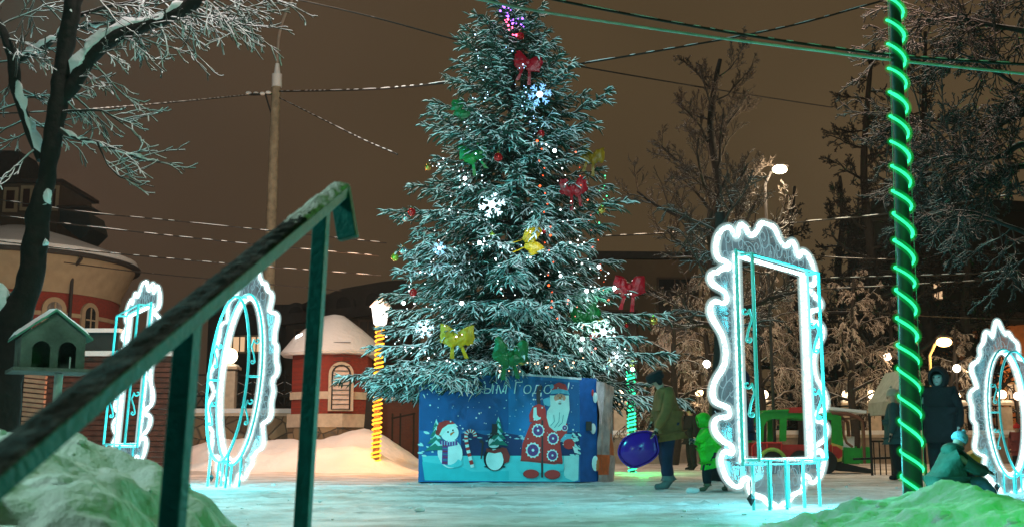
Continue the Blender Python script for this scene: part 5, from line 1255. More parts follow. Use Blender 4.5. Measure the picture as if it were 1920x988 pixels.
    # bearded man in a long red coat
    man = [('cyan2', [(860, 735), (900, 720), (1210, 760), (1228, 780), (1220, 830), (1160, 845), (900, 850), (858, 820)]), ('brown', [(1022, 180), (1045, 165), (1060, 185), (1040, 240), (1045, 330), (1058, 430), (1064, 880), (1048, 884), (1042, 440), (1015, 300), (1010, 230)]),
           ('red', [(965, 470), (1010, 440), (1100, 420), (1200, 440), (1250, 470), (1245, 540), (1195, 580), (1195, 620), (1215, 770), (1150, 782), (890, 755), (905, 620)]),
           ('darkred', [(890, 745), (1215, 765), (1212, 780), (888, 757)]), ('red', [(955, 400), (985, 335), (1030, 315), (1075, 335), (1090, 420), (1010, 460), (960, 455)]), ('beard', [(990, 345), (1012, 340), (1016, 400), (1045, 432), (1010, 445), (985, 420)]), ('red', ell(1050, 375, 36, 42)),
           ('red', [(1180, 500), (1250, 490), (1245, 560), (1215, 600), (1185, 580)]), ('fur', [(1198, 590), (1235, 545), (1290, 548), (1270, 600), (1225, 625)]), ('red', ell(1262, 625, 44, 40)), ('white', [(1290, 640), (1330, 660), (1335, 700), (1305, 690)]),
           ('fur', [(1062, 280), (1110, 262), (1150, 300), (1110, 335), (1070, 320)]), ('beard', [(1120, 330), (1115, 250), (1262, 250), (1268, 360), (1240, 470), (1200, 520), (1150, 525), (1110, 490), (1090, 420), (1095, 370)]), ('skin', ell(1192, 270, 46, 32)), ('red', [(1130, 215), (1140, 170), (1185, 150), (1235, 165), (1255, 215), (1190, 205)]),
           ('fur', [(1118, 240), (1128, 208), (1190, 198), (1255, 212), (1268, 245), (1190, 232)]), ('fur', ell(1130, 182, 17, 19, 12)), ('black', ell(1178, 254, 5, 4, 8)), ('black', ell(1206, 254, 5, 4, 8)), ('orange', ell(1193, 268, 9, 10, 10)), ('white', [(1150, 295), (1193, 280), (1240, 295), (1215, 305), (1193, 296), (1170, 305)]), ('black', ell(1192, 314, 13, 5, 10)),
           ('brown', [(1050, 440), (1064, 440), (1064, 882), (1050, 882)])]
    for x, y, r in ((1025, 520, 52), (1140, 582, 48), (985, 672, 60), (1135, 712, 47), (1230, 500, 26)):
        man.append(('white', [(x+r*(1.0 if k % 2 else .84)*math.cos(math.pi*k/12), y+r*(1.06 if k % 2 else .9)*math.sin(math.pi*k/12)) for k in range(24)])); man.append(('purple', ell(x, y, r*.72, r*.76))); man.append(('darkred', ell(x, y, r*.55, r*.58)))
        for k in range(8): a = math.pi*k/4; man.append(('purple', ell(x+r*.45*math.cos(a), y+r*.48*math.sin(a), r*.15, r*.15, 8)))
        man.append(('purple', ell(x, y, r*.34, r*.36))); man.append(('white', ell(x, y, r*.18, r*.19, 10)))
    man += [('darkred', ell(970, 855, 62, 35)), ('red', ell(970, 852, 57, 32)), ('darkred', ell(1135, 860, 62, 37)), ('red', ell(1135, 857, 57, 33))]
    for k, L_ in enumerate((((1145, 400), (1150, 450), (1120, 485)), ((1190, 380), (1185, 450), (1150, 500)), ((1220, 400), (1210, 460), (1180, 490)))):
        S = strip(L_, 2.2)
        for i in range(2): man.append(('teal', [S[i][0], S[i][1], S[i+1][1], S[i+1][0]]))
    art('painted_old_man', man)
    # lettering
    def text(s, x, y, size):
        cu = bpy.data.curves.new('lettering', 'FONT'); cu.body = s; cu.size = size; cu.extrude = .003; cu.offset = -.004; cu.shear = .15
        o = bpy.data.objects.new('lettering', cu); C.objects.link(o); p = q(x, y); o.location = (p.x, Yb-.015, p.z); o.rotation_euler = (math.pi/2, 0, 0)
        bpy.context.view_layer.update(); me = bpy.data.meshes.new_from_object(o.evaluated_get(bpy.context.evaluated_depsgraph_get())); me.transform(o.matrix_world)
        bpy.data.objects.remove(o); me.materials.clear(); me.materials.append(PM['white']); o = bpy.data.objects.new('lettering', me); C.objects.link(o); attach(o, front)
    text('С Новым Годом!', 215, 238, .30)
    mb = MB(); p = W(1104, 798, Yb+.1); mb.box(p+Vector((0, -.02, 0)), (.10, .06, .16)); mb.build('door_latch', DARKROOF, t)
    # side figures: round faces printed on the blue edge
    mb = MB()
    for px, py, rx, rz, mi in ((1116, 745, .06, .12, 0), (1111, 736, .03, .08, 1), (1112, 803, .07, .12, 0), (1116, 868, .09, .17, 0), (1119, 870, .06, .15, 2)):
        p = W(px, py, Yb+.16); mb.ball((p.x, p.y-.03, p.z), 1, 12, mi=mi, sq=(rx*.7, .012, rz*.8))
    mb.build('painted_faces', [PM['white'], PM['red'], PM['orange']], t)
painted_box()

# ============================================================ things hanging in the tree
def on_tree(px, py, out=.02):
    """front of the crown behind the given picture point: the nearest outward twig tips there"""
    d = np.hypot(FIRPX[:, 0]-px, FIRPX[:, 1]-py); k = np.where(d < 11)[0]
    if len(k) < 3: k = np.argsort(d)[:5]
    if d[k].min() > 14: p = FIRP[k[0]]; return Vector((p[0], p[1]-out, p[2]))
    return W(px, py, float(np.sort(FIRP[k, 1])[min(2, len(k)-1)])-out)
def hang_point(px, py):
    """a real twig tip to hang something from"""
    d = np.hypot(FIRPX[:, 0]-px, FIRPX[:, 1]-py); k = np.argsort(d+np.maximum(FIRP[:, 1]-TY+1.2, 0)*8)[0]
    return Vector(FIRP[k])
GOLDM = mat('gold_bauble', (.75, .52, .12), .15, metal=.9, var=.05, bump=0); REDM = mat('red_bauble', (.55, .01, .01), .12, metal=.5, var=.05, bump=0, spec=.8); SILM = mat('silver_bauble', (.7, .75, .72), .12, metal=.9, var=.05, bump=0); YGM = mat('lime_bauble', (.45, .55, .06), .18, metal=.6, var=.05, bump=0)
def bauble(px, py, r, m, label):
    hp = hang_point(px, py-6); p = hp-Vector((0, .02, r*1.9)); t = thing('bauble', p, label, 'bauble', 'baubles hanging on the christmas tree')
    mb = MB(); mb.ball(p, r, 16); mb.build('ball', m, t); mb = MB(); mb.tube([p+Vector((0, 0, r*.95)), p+Vector((0, 0, r*1.25))], r*.28, 8); mb.tube([p+Vector((0, 0, r*1.25)), hp], .004, 5); mb.build('cap', GOLDM, t)
for px, py, r, m, s in ((935, 286, .085, REDM, 'red bauble in the middle of the tree right of the green bow at upper left'), (781, 383, .08, REDM, 'red bauble at the left edge below the tip of the long upper left bough'), (761, 404, .075, SILM, 'silver bauble at the left edge just under a red one'),
                        (719, 470, .075, YGM, 'lime green bauble on the leftmost bough tip at mid height'), (756, 467, .07, SILM, 'pale silver bauble right of the lime one on the left bough'), (775, 540, .075, REDM, 'red bauble on the left above the lantern'),
                        (765, 310, .07, GOLDM, 'gold bauble under the long upper left bough tip'), (1226, 586, .08, GOLDM, 'gold bauble on the outermost right bough tip'), (1126, 388, .075, GOLDM, 'gold bauble at the right edge below the red bow'),
                        (1125, 590, .08, GOLDM, 'gold bauble beside the large green bow at lower right'), (1114, 627, .10, mat('dark_red_bauble', (.16, .01, .01), .2, metal=.4, bump=0), 'large dark red bauble under the green bow at lower right'), (922, 436, .07, YGM, 'lime bauble below the large snowflake light'),
                        (1052, 636, .055, REDM, 'small red bauble low right of centre'), (1145, 677, .08, SILM, 'silver bauble above the right end of the blue box'), (978, 668, .07, GOLDM, 'gold bauble beside the green bow above the blue box'),
                        (1068, 277, .05, REDM, 'small red bauble high on the right side'), (1014, 243, .075, REDM, 'red bauble high right of centre under the top bow'), (974, 60, .08, REDM, 'red bauble right below the tip of the tree'), (1023, 430, .06, REDM, 'small red bauble right of the yellow bow'), (907, 187, .06, GOLDM, 'gold bauble high on the left of the top third'), (1176, 610, .04, REDM, 'tiny red bauble on the lower right boughs'), (845, 616, .05, SILM, 'silver bauble above the yellow bow')):
    bauble(px, py, r, m, s)
def bow(px, py, size, col, name, label, rot=0, seed=0):
    p = on_tree(px, py, -.06); t = thing('bow', p, label, 'bow', 'large cloth bows on the christmas tree')
    m = mat('bow_'+name, col, .35, var=.25, scale=9, bump=.4, bscale=14, emit=col, es=0)
    g = random.Random(seed); M = Matrix.Rotation(rot, 3, 'Y')
    for s, tilt, sc_ in ((-1, .15, 1), (1, -.1, 1), (-1, -.75, .8), (1, .85, .75)):
        V = []; n, k = 16, 12; M2 = M@Matrix.Rotation(tilt+g.uniform(-.2, .2), 3, 'Y')
        for j in range(n+1):
            a = 2*math.pi*j/n
            for i in range(k+1):
                u = i/k; w = (.09+.34*math.sin(min(1, u*1.05)*math.pi*.66)**1.1)*(1+.35*noise.noise(Vector((u*3+seed, math.cos(a)*1.5, s+tilt))))
                rad = .10*math.sin(u*math.pi*.9)+.02
                V.append(p+M2@Vector((s*u*(.58+.12*noise.noise(Vector((math.cos(a)*2, seed, tilt)))), rad*math.sin(a)-.02-.05*(sc_ < 1)+.05*noise.noise(Vector((u*5, math.cos(a)*4, seed+s))), w*math.cos(a)*.8+.06*u))*size*sc_*1.05)
        mb = MB(); mb.add(V, [(j*(k+1)+i, j*(k+1)+i+1, (j+1)*(k+1)+i+1, (j+1)*(k+1)+i) for j in range(n) for i in range(k)]); mb.build('loop', m, t)
    mb = MB(); mb.ball(p-Vector((0, .07*size, 0)), .13*size, 10, sq=(.9, .8, 1.1)); mb.build('knot', m, t)
    for s in (-1, 1):
        P = [p+M@Vector((s*.05, -.03, -.05))*size, p+M@Vector((s*.16, -.05, -.38))*size, p+M@Vector((s*(.16+g.random()*.2), -.02, -.80-g.random()*.25))*size]
        P = smooth_line(P, 5); V = []
        for i, c in enumerate(P):
            w = size*(.03+.06*i/len(P)); V += [c+Vector((-w, .012*math.sin(i*1.3), 0)), c+Vector((w, -.012*math.sin(i*1.3), 0)), c+Vector((w, .012, 0)), c+Vector((-w, .012+.01*math.sin(i), 0))]
        mb = MB(); mb.add(V, [(4*i+a, 4*i+(a+1) % 4, 4*i+4+(a+1) % 4, 4*i+4+a) for i in range(len(P)-1) for a in range(4)]); mb.build('tail', m, t)
RB, GB, YB = (.36, .002, .01), (.003, .16, .022), (.55, .30, .003)
bow(990, 118, .44, RB, 'red', 'large red bow just below the tip of the tree', .25, 1); bow(887, 288, .42, GB, 'green', 'green bow at upper left of the tree', -.4, 2); bow(863, 206, .34, (.005, .12, .03), 'dark_green', 'dark green bow high on the left edge', 1.2, 3)
bow(1110, 292, .40, (.30, .16, .005), 'amber', 'amber bow on the right edge near the top third', .3, 4); bow(1075, 352, .42, RB, 'red', 'red bow at right above the middle of the tree', -.2, 5); bow(999, 452, .42, YB, 'yellow', 'yellow bow hanging narrow in the middle of the tree', 1.3, 6)
bow(1180, 538, .50, RB, 'red', 'wide red bow on the right edge at lower height', .1, 7); bow(857, 628, .48, YB, 'yellow', 'yellow bow low on the left of the tree', 0, 8); bow(957, 662, .48, (.003, .10, .02), 'deep_green', 'green bow low in the centre just above the blue box', .1, 9); bow(1098, 590, .46, (.003, .10, .02), 'deep_green', 'green bow low on the right of the tree', -.3, 10)
def snowflake(px, py, r, col, es, label):
    p = on_tree(px, py, .16); t = thing('snowflake_light', p, label, 'snowflake light', 'lit snowflakes on the christmas tree'); mb = MB()
    for k in range(6):
        a = math.pi*k/3+.2; d = Vector((math.cos(a), 0, math.sin(a))); mb.tube([p, p+d*r], r*.05, 6)
        for f in (.45, .75):
            for s in (-1, 1): d2 = Vector((math.cos(a+s*.8), 0, math.sin(a+s*.8))); mb.tube([p+d*r*f, p+d*r*f+d2*r*.32], r*.045, 5)
    mb.build('arms', glow('flake_%d' % int(px), col, es), t); mb = MB(); mb.ball(p-Vector((0, .02, 0)), r*.28, 10, sq=(1, .4, 1)); mb.build('centre', glow('flake_centre', (.8, 1, 1), 3), t)
    lamp('flake_light', p+Vector((0, -.12, -.1)), col, 5, .1)
snowflake(922, 384, .24, (.62, .9, 1), 2.6, 'large white lit snowflake in the middle of the tree'); snowflake(796, 616, .17, (.6, .9, 1), 2.0, 'white lit snowflake low on the left boughs'); snowflake(1012, 178, .22, (.22, .55, 1), 1.6, 'blue lit snowflake high right of the tree axis')
snowflake(824, 466, .12, (.3, .7, 1), 1.8, 'small blue lit snowflake on the left bough at mid height'); snowflake(1131, 622, .22, (.6, 1, .95), 1.8, 'white lit snowflake low right beside the dark red bauble'); snowflake(1156, 668, .12, (.7, .9, .95), 1.2, 'small pale snowflake on the lower right boughs')
def light_string(pts, col, es, label, r=.014, wire=True):
    P = [on_tree(px, py, .06) for px, py in pts]; t = thing('light_string', P[0], label, 'string lights', 'strings of fairy lights on the christmas tree')
    m = glow('fairy_%02d%02d%02d_%d' % (int(col[0]*9), int(col[1]*9), int(col[2]*9), int(es)), col, es)
    mb = MB(); mb.tube(P, .003, 4, cap=False); mb.build('wire', mat('black_iron', (.012, .01, .01)), t)
    for k, p in enumerate(P): mb = MB(); mb.ball(p, r*(.62+.5*((k*7) % 5 == 0)), 8); mb.build('bulb', m, t)
g = random.Random(21)
def wob(a, b, n, s=9): return [(lerp(a[0], b[0], k/(n-1))+g.uniform(-s, s), lerp(a[1], b[1], k/(n-1))+g.uniform(-s, s)) for k in range(n)]
light_string(wob((1012, 262), (1040, 600), 20, 7), (1, .08, .02), 6, 'string of red fairy lights running down right of the tree axis', .018)
light_string(wob((1075, 290), (1140, 560), 16, 8), (1, .12, .05), 5, 'string of red fairy lights near the right edge of the tree', .013)
light_string(wob((905, 80), (880, 300), 22, 22), (.55, .8, 1), 5, 'string of bluish fairy lights in the upper left of the tree', .013)
light_string(wob((960, 90), (1010, 260), 24, 14), (.35, .6, 1), 5, 'string of blue fairy lights right under the top bow', .013)
light_string(wob((815, 300), (905, 345), 22, 14), (.7, .9, 1), 5, 'string of white fairy lights on the upper left boughs', .013)
light_string(wob((870, 350), (750, 590), 24, 16), (.85, .95, 1), 6, 'string of white fairy lights slanting down the left side', .014)
light_string(wob((900, 400), (960, 560), 18, 14), (.85, .95, 1), 6, 'string of white fairy lights below the large snowflake', .014)
light_string(wob((1040, 270), (1090, 500), 20, 16), (.9, 1, 1), 6, 'string of white fairy lights on the upper right side', .014)
light_string(wob((1085, 455), (1170, 700), 24, 18), (.9, 1, .95), 7, 'string of white fairy lights down the lower right boughs', .016)
light_string(wob((720, 640), (900, 700), 22, 14), (.8, .95, 1), 6, 'string of white fairy lights along the lowest left boughs', .014)
light_string(wob((790, 560), (880, 640), 14, 14), (.8, .95, 1), 6, 'string of white fairy lights above the yellow bow at lower left', .013)
light_string(wob((930, 690), (1090, 680), 18, 10), (1, .55, .3), 6, 'string of warm fairy lights just above the blue box', .014)
light_string(wob((1060, 560), (1120, 660), 12, 12), (1, .2, .15), 5, 'string of red fairy lights low on the right side', .013)
light_string(wob((945, 15), (975, 48), 24, 10), (.35, .12, 1), 5, 'cluster of violet fairy lights at the very tip of the tree', .020)
light_string(wob((950, 35), (968, 70), 12, 7), (1, .10, .22), 6, 'cluster of pink fairy lights at the tip of the tree', .022)
light_string(wob((1140, 330), (1120, 420), 12, 9), (.1, 1, .4), 3, 'string of green fairy lights at the right edge above the middle', .013)
light_string(wob((820, 490), (1010, 420), 18, 30), (.9, .95, 1), 6, 'string of sparse white fairy lights across the middle of the tree', .012)
light_string(wob((1000, 500), (1200, 540), 18, 24), (.9, 1, 1), 6, 'string of sparse white fairy lights across the lower right of the tree', .012)
for px, py in ((757, 568), (866, 568), (899, 455), (1040, 283), (872, 335), (1123, 500), (1152, 540), (1092, 635), (1090, 655), (1100, 545), (1051, 517), (1186, 692)):
    p = on_tree(px, py, .14); t = thing('spot_bulb', p, 'bright single bulb on the tree at %s' % {757: 'the left bough above the lantern', 866: 'left of centre in the lower half', 899: 'the middle just under the snowflake', 1040: 'the upper right boughs', 872: 'the left above the snowflake', 1123: 'the right at mid height', 1152: 'the tip left of the wide red bow', 1092: 'the lower right, the upper of a close pair', 1090: 'the lower right, the lower of a close pair', 1100: 'the right below mid height', 1051: 'the right of the tree axis', 1186: 'the lowest right bough'}[px], 'bulb', 'bright single bulbs on the tree')
    mb = MB(); mb.ball(p, .034 if py != 517 else .026, 10); mb.build('glass', glow('spot_bulb', (.85, 1, 1), 14), t); mb = MB(); mb.tube([p+Vector((0, .02, .02)), p+Vector((0, .05, .07))], .014, 6); mb.build('socket', DARKROOF, t)
lamp('tree_light', on_tree(780, 600, .5), (.45, .95, 1.0), 22, .2); lamp('tree_light', on_tree(1110, 600, .5), (.6, 1, .85), 22, .2); lamp('tree_light', on_tree(1000, 440, .5), (.7, .95, 1.0), 16, .2)
lamp('tree_light', on_tree(1135, 560, .3), (.1, 1, .5), 6, .2)

# ============================================================ bird feeder
def feeder():
    Y = 8.2; s = Y/F_PX; W1 = mat('weathered_plywood', (.13, .145, .13), .8, var=.4, scale=6, bump=.4)
    c = W(98, 690, Y); z0 = c.z; t = thing('bird_feeder', (c.x, Y, z0), 'little wooden bird feeder house with a snowy gable roof on a pale post', 'bird feeder')
    a = R(30); u = Vector((math.cos(a), math.sin(a), 0)); v = Vector((-math.sin(a), math.cos(a), 0))
    P = lambda x, y, z: Vector((c.x, Y, z0))+u*x+v*y+Vector((0, 0, z))
    w, dp, h, rh = .44, .40, .235, .17
    mb = MB(); mb.add([P(x, y, z) for z in (-.025, 0) for x, y in ((-w/2-.05, -.06), (w/2+.05, -.06), (w/2+.05, dp+.05), (-w/2-.05, dp+.05))], [(0, 3, 2, 1), (4, 5, 6, 7), (0, 1, 5, 4), (1, 2, 6, 5), (2, 3, 7, 6), (3, 0, 4, 7)]); mb.build('platform', W1, t, smooth=False)
    # front gable with two arched holes: strips round the openings
    def gable(y0, holes, nm):
        mb = MB(); n = 64; xs = np.linspace(-w/2, w/2, n+1)
        def top(x): return h+rh*(1-abs(x)/(w/2))
        def hole(x):
            for hc in holes:
                if abs(x-hc) < .062: return .135+math.sqrt(max(0, .062**2-(x-hc)**2))
            return 0
        for i in range(n):
            xa, xb = xs[i], xs[i+1]; xm = (xa+xb)/2; ha = hole(xm) or .002; la = max(ha, .002)
            mb.add([P(xa, y0, la), P(xb, y0, la), P(xb, y0, top(xb)), P(xa, y0, top(xa)), P(xa, y0+.015, la), P(xb, y0+.015, la), P(xb, y0+.015, top(xb)), P(xa, y0+.015, top(xa))], [(0, 1, 2, 3), (7, 6, 5, 4), (0, 4, 5, 1), (1, 5, 6, 2), (3, 7, 4, 0)])
        mb.build(nm, W1, t, smooth=False)
    gable(0, (-.082, .098), 'front_wall'); gable(dp-.02, (), 'back_wall')
    for sx in (-1, 1):
        mb = MB(); x = sx*(w/2-.008)
        for y0, y1 in ((.017, .12), (.165, .23), (.275, dp-.022)):
            mb.add([P(x+i*.008, y, z) for z in (.003, h-.01) for i, y in ((-1, y0), (1, y0), (1, y1), (-1, y1))], [(0, 3, 2, 1), (4, 5, 6, 7), (0, 1, 5, 4), (1, 2, 6, 5), (2, 3, 7, 6), (3, 0, 4, 7)])
        mb.add([P(x+i*.009, y, z) for z in (.15, h-.012) for i, y in ((-1, .018), (1, .018), (1, dp-.024), (-1, dp-.024))], [(0, 3, 2, 1), (4, 5, 6, 7), (0, 1, 5, 4), (1, 2, 6, 5), (2, 3, 7, 6), (3, 0, 4, 7)])
        mb.build('side_wall', W1, t, smooth=False)
        mb = MB(); ov = .045
        A = [P(0, -ov, h+rh+.012), P(sx*(w/2+ov), -ov, h-rh*ov/(w/2)+.012), P(sx*(w/2+ov), dp+ov, h-rh*ov/(w/2)+.012), P(0, dp+ov, h+rh+.012)]
        mb.prism(A, (0, 0, .016)); rf = mb.build('roof_board', mat('green_roof_board', (.10, .33, .24), .6), t, smooth=False)
        mb = MB(); n = 8; V = []
        for i in range(n+1):
            for j in range(n+1):
                q = A[0].lerp(A[1], i/n).lerp(A[3].lerp(A[2], i/n), .03+.97*j/n); e = min(i/1.2+.35, (n-i)/1.2+.25, (n-j)/1.2+.2, j/1.2+.1, 1); V.append(q+Vector((0, 0, .014+.034*max(0, min(1, e))+.008*noise.noise(q*20))))
        mb.add(V, [(i*(n+1)+j, (i+1)*(n+1)+j, (i+1)*(n+1)+j+1, i*(n+1)+j+1) for i in range(n) for j in range(n)]); mb.build('snow', SNOW, rf)
    mb = MB(); q = P(.07, .16, -.03); mb.tube([q, Vector((q.x-.01, q.y, 0))], .031, 12); mb.build('post', mat('pale_post', (.38, .45, .42), .7), t)
    mb = MB(); mb.tube([P(.125, .04, .0), P(.125, .04, .09)], .006, 6); mb.build('perch', SNOW, t)
feeder()

# ============================================================ toy train
def train():
    Y = 27.0; GR = mat('green_plastic', (.02, .30, .035), .4, var=.15); RD = mat('red_plastic', (.42, .03, .025), .4, var=.15); YE = mat('yellow_plastic', (.55, .42, .10), .45); BR = mat('brown_pipe', (.16, .06, .035), .5); DK = mat('black_rubber', (.015, .015, .015), .7)
    q = lambda x, y, d=0.: W(1300+x/3.209, 680+y/3.209, Y)+Vector((0, d, 0))
    z = lambda pts, d=0.: [Vector((p.x, Y+d, max(p.z, .0))) for p in (q(x, y) for x, y in pts)]
    t = thing('toy_train', (q(700, 500).x, Y, 0), 'green and red playground train with yellow nose behind the rectangular frame', 'playground train')
    mb = MB(); mb.prism(z([(345, 600), (1085, 665), (1080, 640), (900, 600), (350, 590)]), (0, 1.5, 0)); mb.prism(z([(350, 560), (900, 560), (900, 610), (350, 610)], .1), (0, 1.3, 0)); mb.build('base', DK, t, smooth=False)
    for d, nm in ((0, 'near_side'), (1.3, 'far_side')):
        mb = MB()
        mb.prism(z([(402, 310), (425, 288), (700, 276), (830, 300), (890, 320), (890, 345), (560, 330), (520, 335), (470, 335), (440, 352), (425, 380), (422, 470), (400, 480)], d), (0, .06, 0))
        mb.prism(z([(522, 335), (562, 330), (560, 470), (520, 470)], d+.003), (0, .05, 0)); mb.prism(z([(832, 340), (888, 342), (905, 500), (835, 490)], d+.003), (0, .05, 0))
        mb.build(nm, GR, t, smooth=False)
    mb = MB(); mb.prism(z([(425, 284), (700, 272), (700, 282), (425, 294)], -.05), (0, 1.5, 0)); mb.build('roof', GR, t, smooth=False)
    mb = MB(); mb.prism(z([(572, 300), (575, 268), (650, 264), (655, 300)], -.06), (0, 1.52, 0)); mb.build('roof_patch', RD, t, smooth=False)
    mb = MB(); mb.prism(z([(350, 500), (370, 478), (530, 478), (540, 490), (700, 490), (840, 490), (840, 580), (350, 578)], -.02), (0, .05, 0)); mb.prism(z([(350, 500), (370, 478), (530, 478), (540, 490), (840, 490), (840, 580), (350, 578)], 1.3), (0, .05, 0)); mb.build('body_panel', RD, t, smooth=False)
    mb = MB(); mb.tube(z([(352, 578), (352, 500), (372, 480), (525, 480), (527, 575)], -.06), .025, 6); mb.tube(z([(440, 480), (440, 575)], -.06), .02, 6); mb.build('rail', mat('bright_red_pipe', (.6, .03, .03), .35), t)
    mb = MB()
    for x in (470, 640, 790):
        c = q(x, 570, -.05); mb.lathe([(.0, -.05), (.26, -.05), (.28, 0), (.26, .05), (0, .05)], (0, 0, 0), 20); n = 100
        vs = mb.v[-100:]; mb.v[-100:] = [(v[0]+c.x, v[2]+c.y-.02, v[1]+.28) for v in vs]
    mb.build('wheels', DK, t)
    mb = MB(); c = q(470, 560, -.12); mb.tube([(c.x+.30*math.cos(a), c.y, .28+.30*math.sin(a)) for a in np.linspace(0, math.pi, 12)], .045, 8); mb.build('wheel_arch', mat('lime_plastic', (.25, .45, .08), .4), t)
    # nose with wave
    mb = MB(); mb.prism(z([(832, 480), (895, 500), (895, 560), (890, 590), (838, 600)], -.03), (0, .06, 0)); mb.build('nose_panel', YE, t, smooth=False)
    mb = MB(); mb.prism(z([(834, 498), (860, 500), (893, 525), (893, 560), (870, 578), (836, 540)], -.045), (0, .012, 0)); mb.build('red_wave', RD, t, smooth=False)
    # open wagon to the right: low green sides, pipe canopy
    for pts in ([(905, 505), (1010, 512), (1010, 605), (905, 605)], [(1012, 500), (1070, 508), (1072, 602), (1014, 606)]):
        mb = MB(); mb.prism(z(pts, 0), (0, .05, 0)); mb.prism(z([(x+6, y-8) for x, y in pts], 1.2), (0, .05, 0)); mb.build('wagon_panel', GR, t, smooth=False)
    mb = MB()
    for d in (0.02, 1.2): mb.tube(z([(832, 300), (930, 306), (990, 325), (1018, 350), (1024, 420), (1030, 605)], d), .045, 8)
    for x, y in ((930, 306), (1000, 328)): p = q(x, y); mb.tube([(p.x, Y, p.z), (p.x, Y+1.2, p.z)], .03, 6)
    mb.tube(z([(905, 350), (905, 430), (925, 480), (960, 505)], .02), .03, 6)
    mb.build('canopy_pipe', BR, t)
    mb = MB(); p = q(930, 300); mb.box((p.x-.1, Y+.6, p.z+.08), (1.1, 1.2, .07), M=Matrix.Rotation(R(6), 3, 'Y')); mb.build('canopy_snow', SNOW, t)
    mb = MB(); mb.prism(z([(910, 505), (1000, 440), (1015, 440), (1015, 520), (910, 520)], .6), (0, .5, 0)); mb.build('snow_drift', SNOW, t)
    lamp('unseen_light', (7.6, 23.6, 4.2), (.9, 1, .8), 110, .3)  # unseen light added by the train, without a lantern
train()
# small play things at the right
def simple_bench():
    Y = 26; x = XY(1648, Y); t = thing('metal_railing', (x, Y, 0), 'short dark metal railing between the toy train and the green lit pole', 'railing')
    mb = MB()
    for k in range(6): mb.tube([(x-.12+.13*k, Y, 0), (x-.12+.13*k, Y, .75)], .014, 6)
    mb.build('bars', IRON, t); mb = MB(); mb.bar((x-.6, Y, .36), (x+.6, Y, .40), .05, .05); mb.bar((x-.16, Y, .76), (x+.58, Y, .76), .04, .04); mb.build('rail', IRON, t)
simple_bench()
Y = 20; x = XY(1838, Y)
t = thing('play_panel', (x, Y, 0), 'yellow plastic play panel behind the sitting child in the blue beanie', 'play panel')
mb = MB(); mb.prism([(x-.25, Y, 0), (x+.25, Y, 0), (x+.22, Y, .45), (x+.05, Y, .62), (x-.18, Y, .50)], (0, .3, 0)); mb.build('body', mat('yellow_panel', (.65, .38, .03), .4), t, smooth=False)
mb = MB(); mb.tube([(x-.3, Y+.15, 0), (x-.3, Y+.15, .55)], .03, 8); mb.build('post', mat('orange_post', (.6, .12, .02), .4), t)

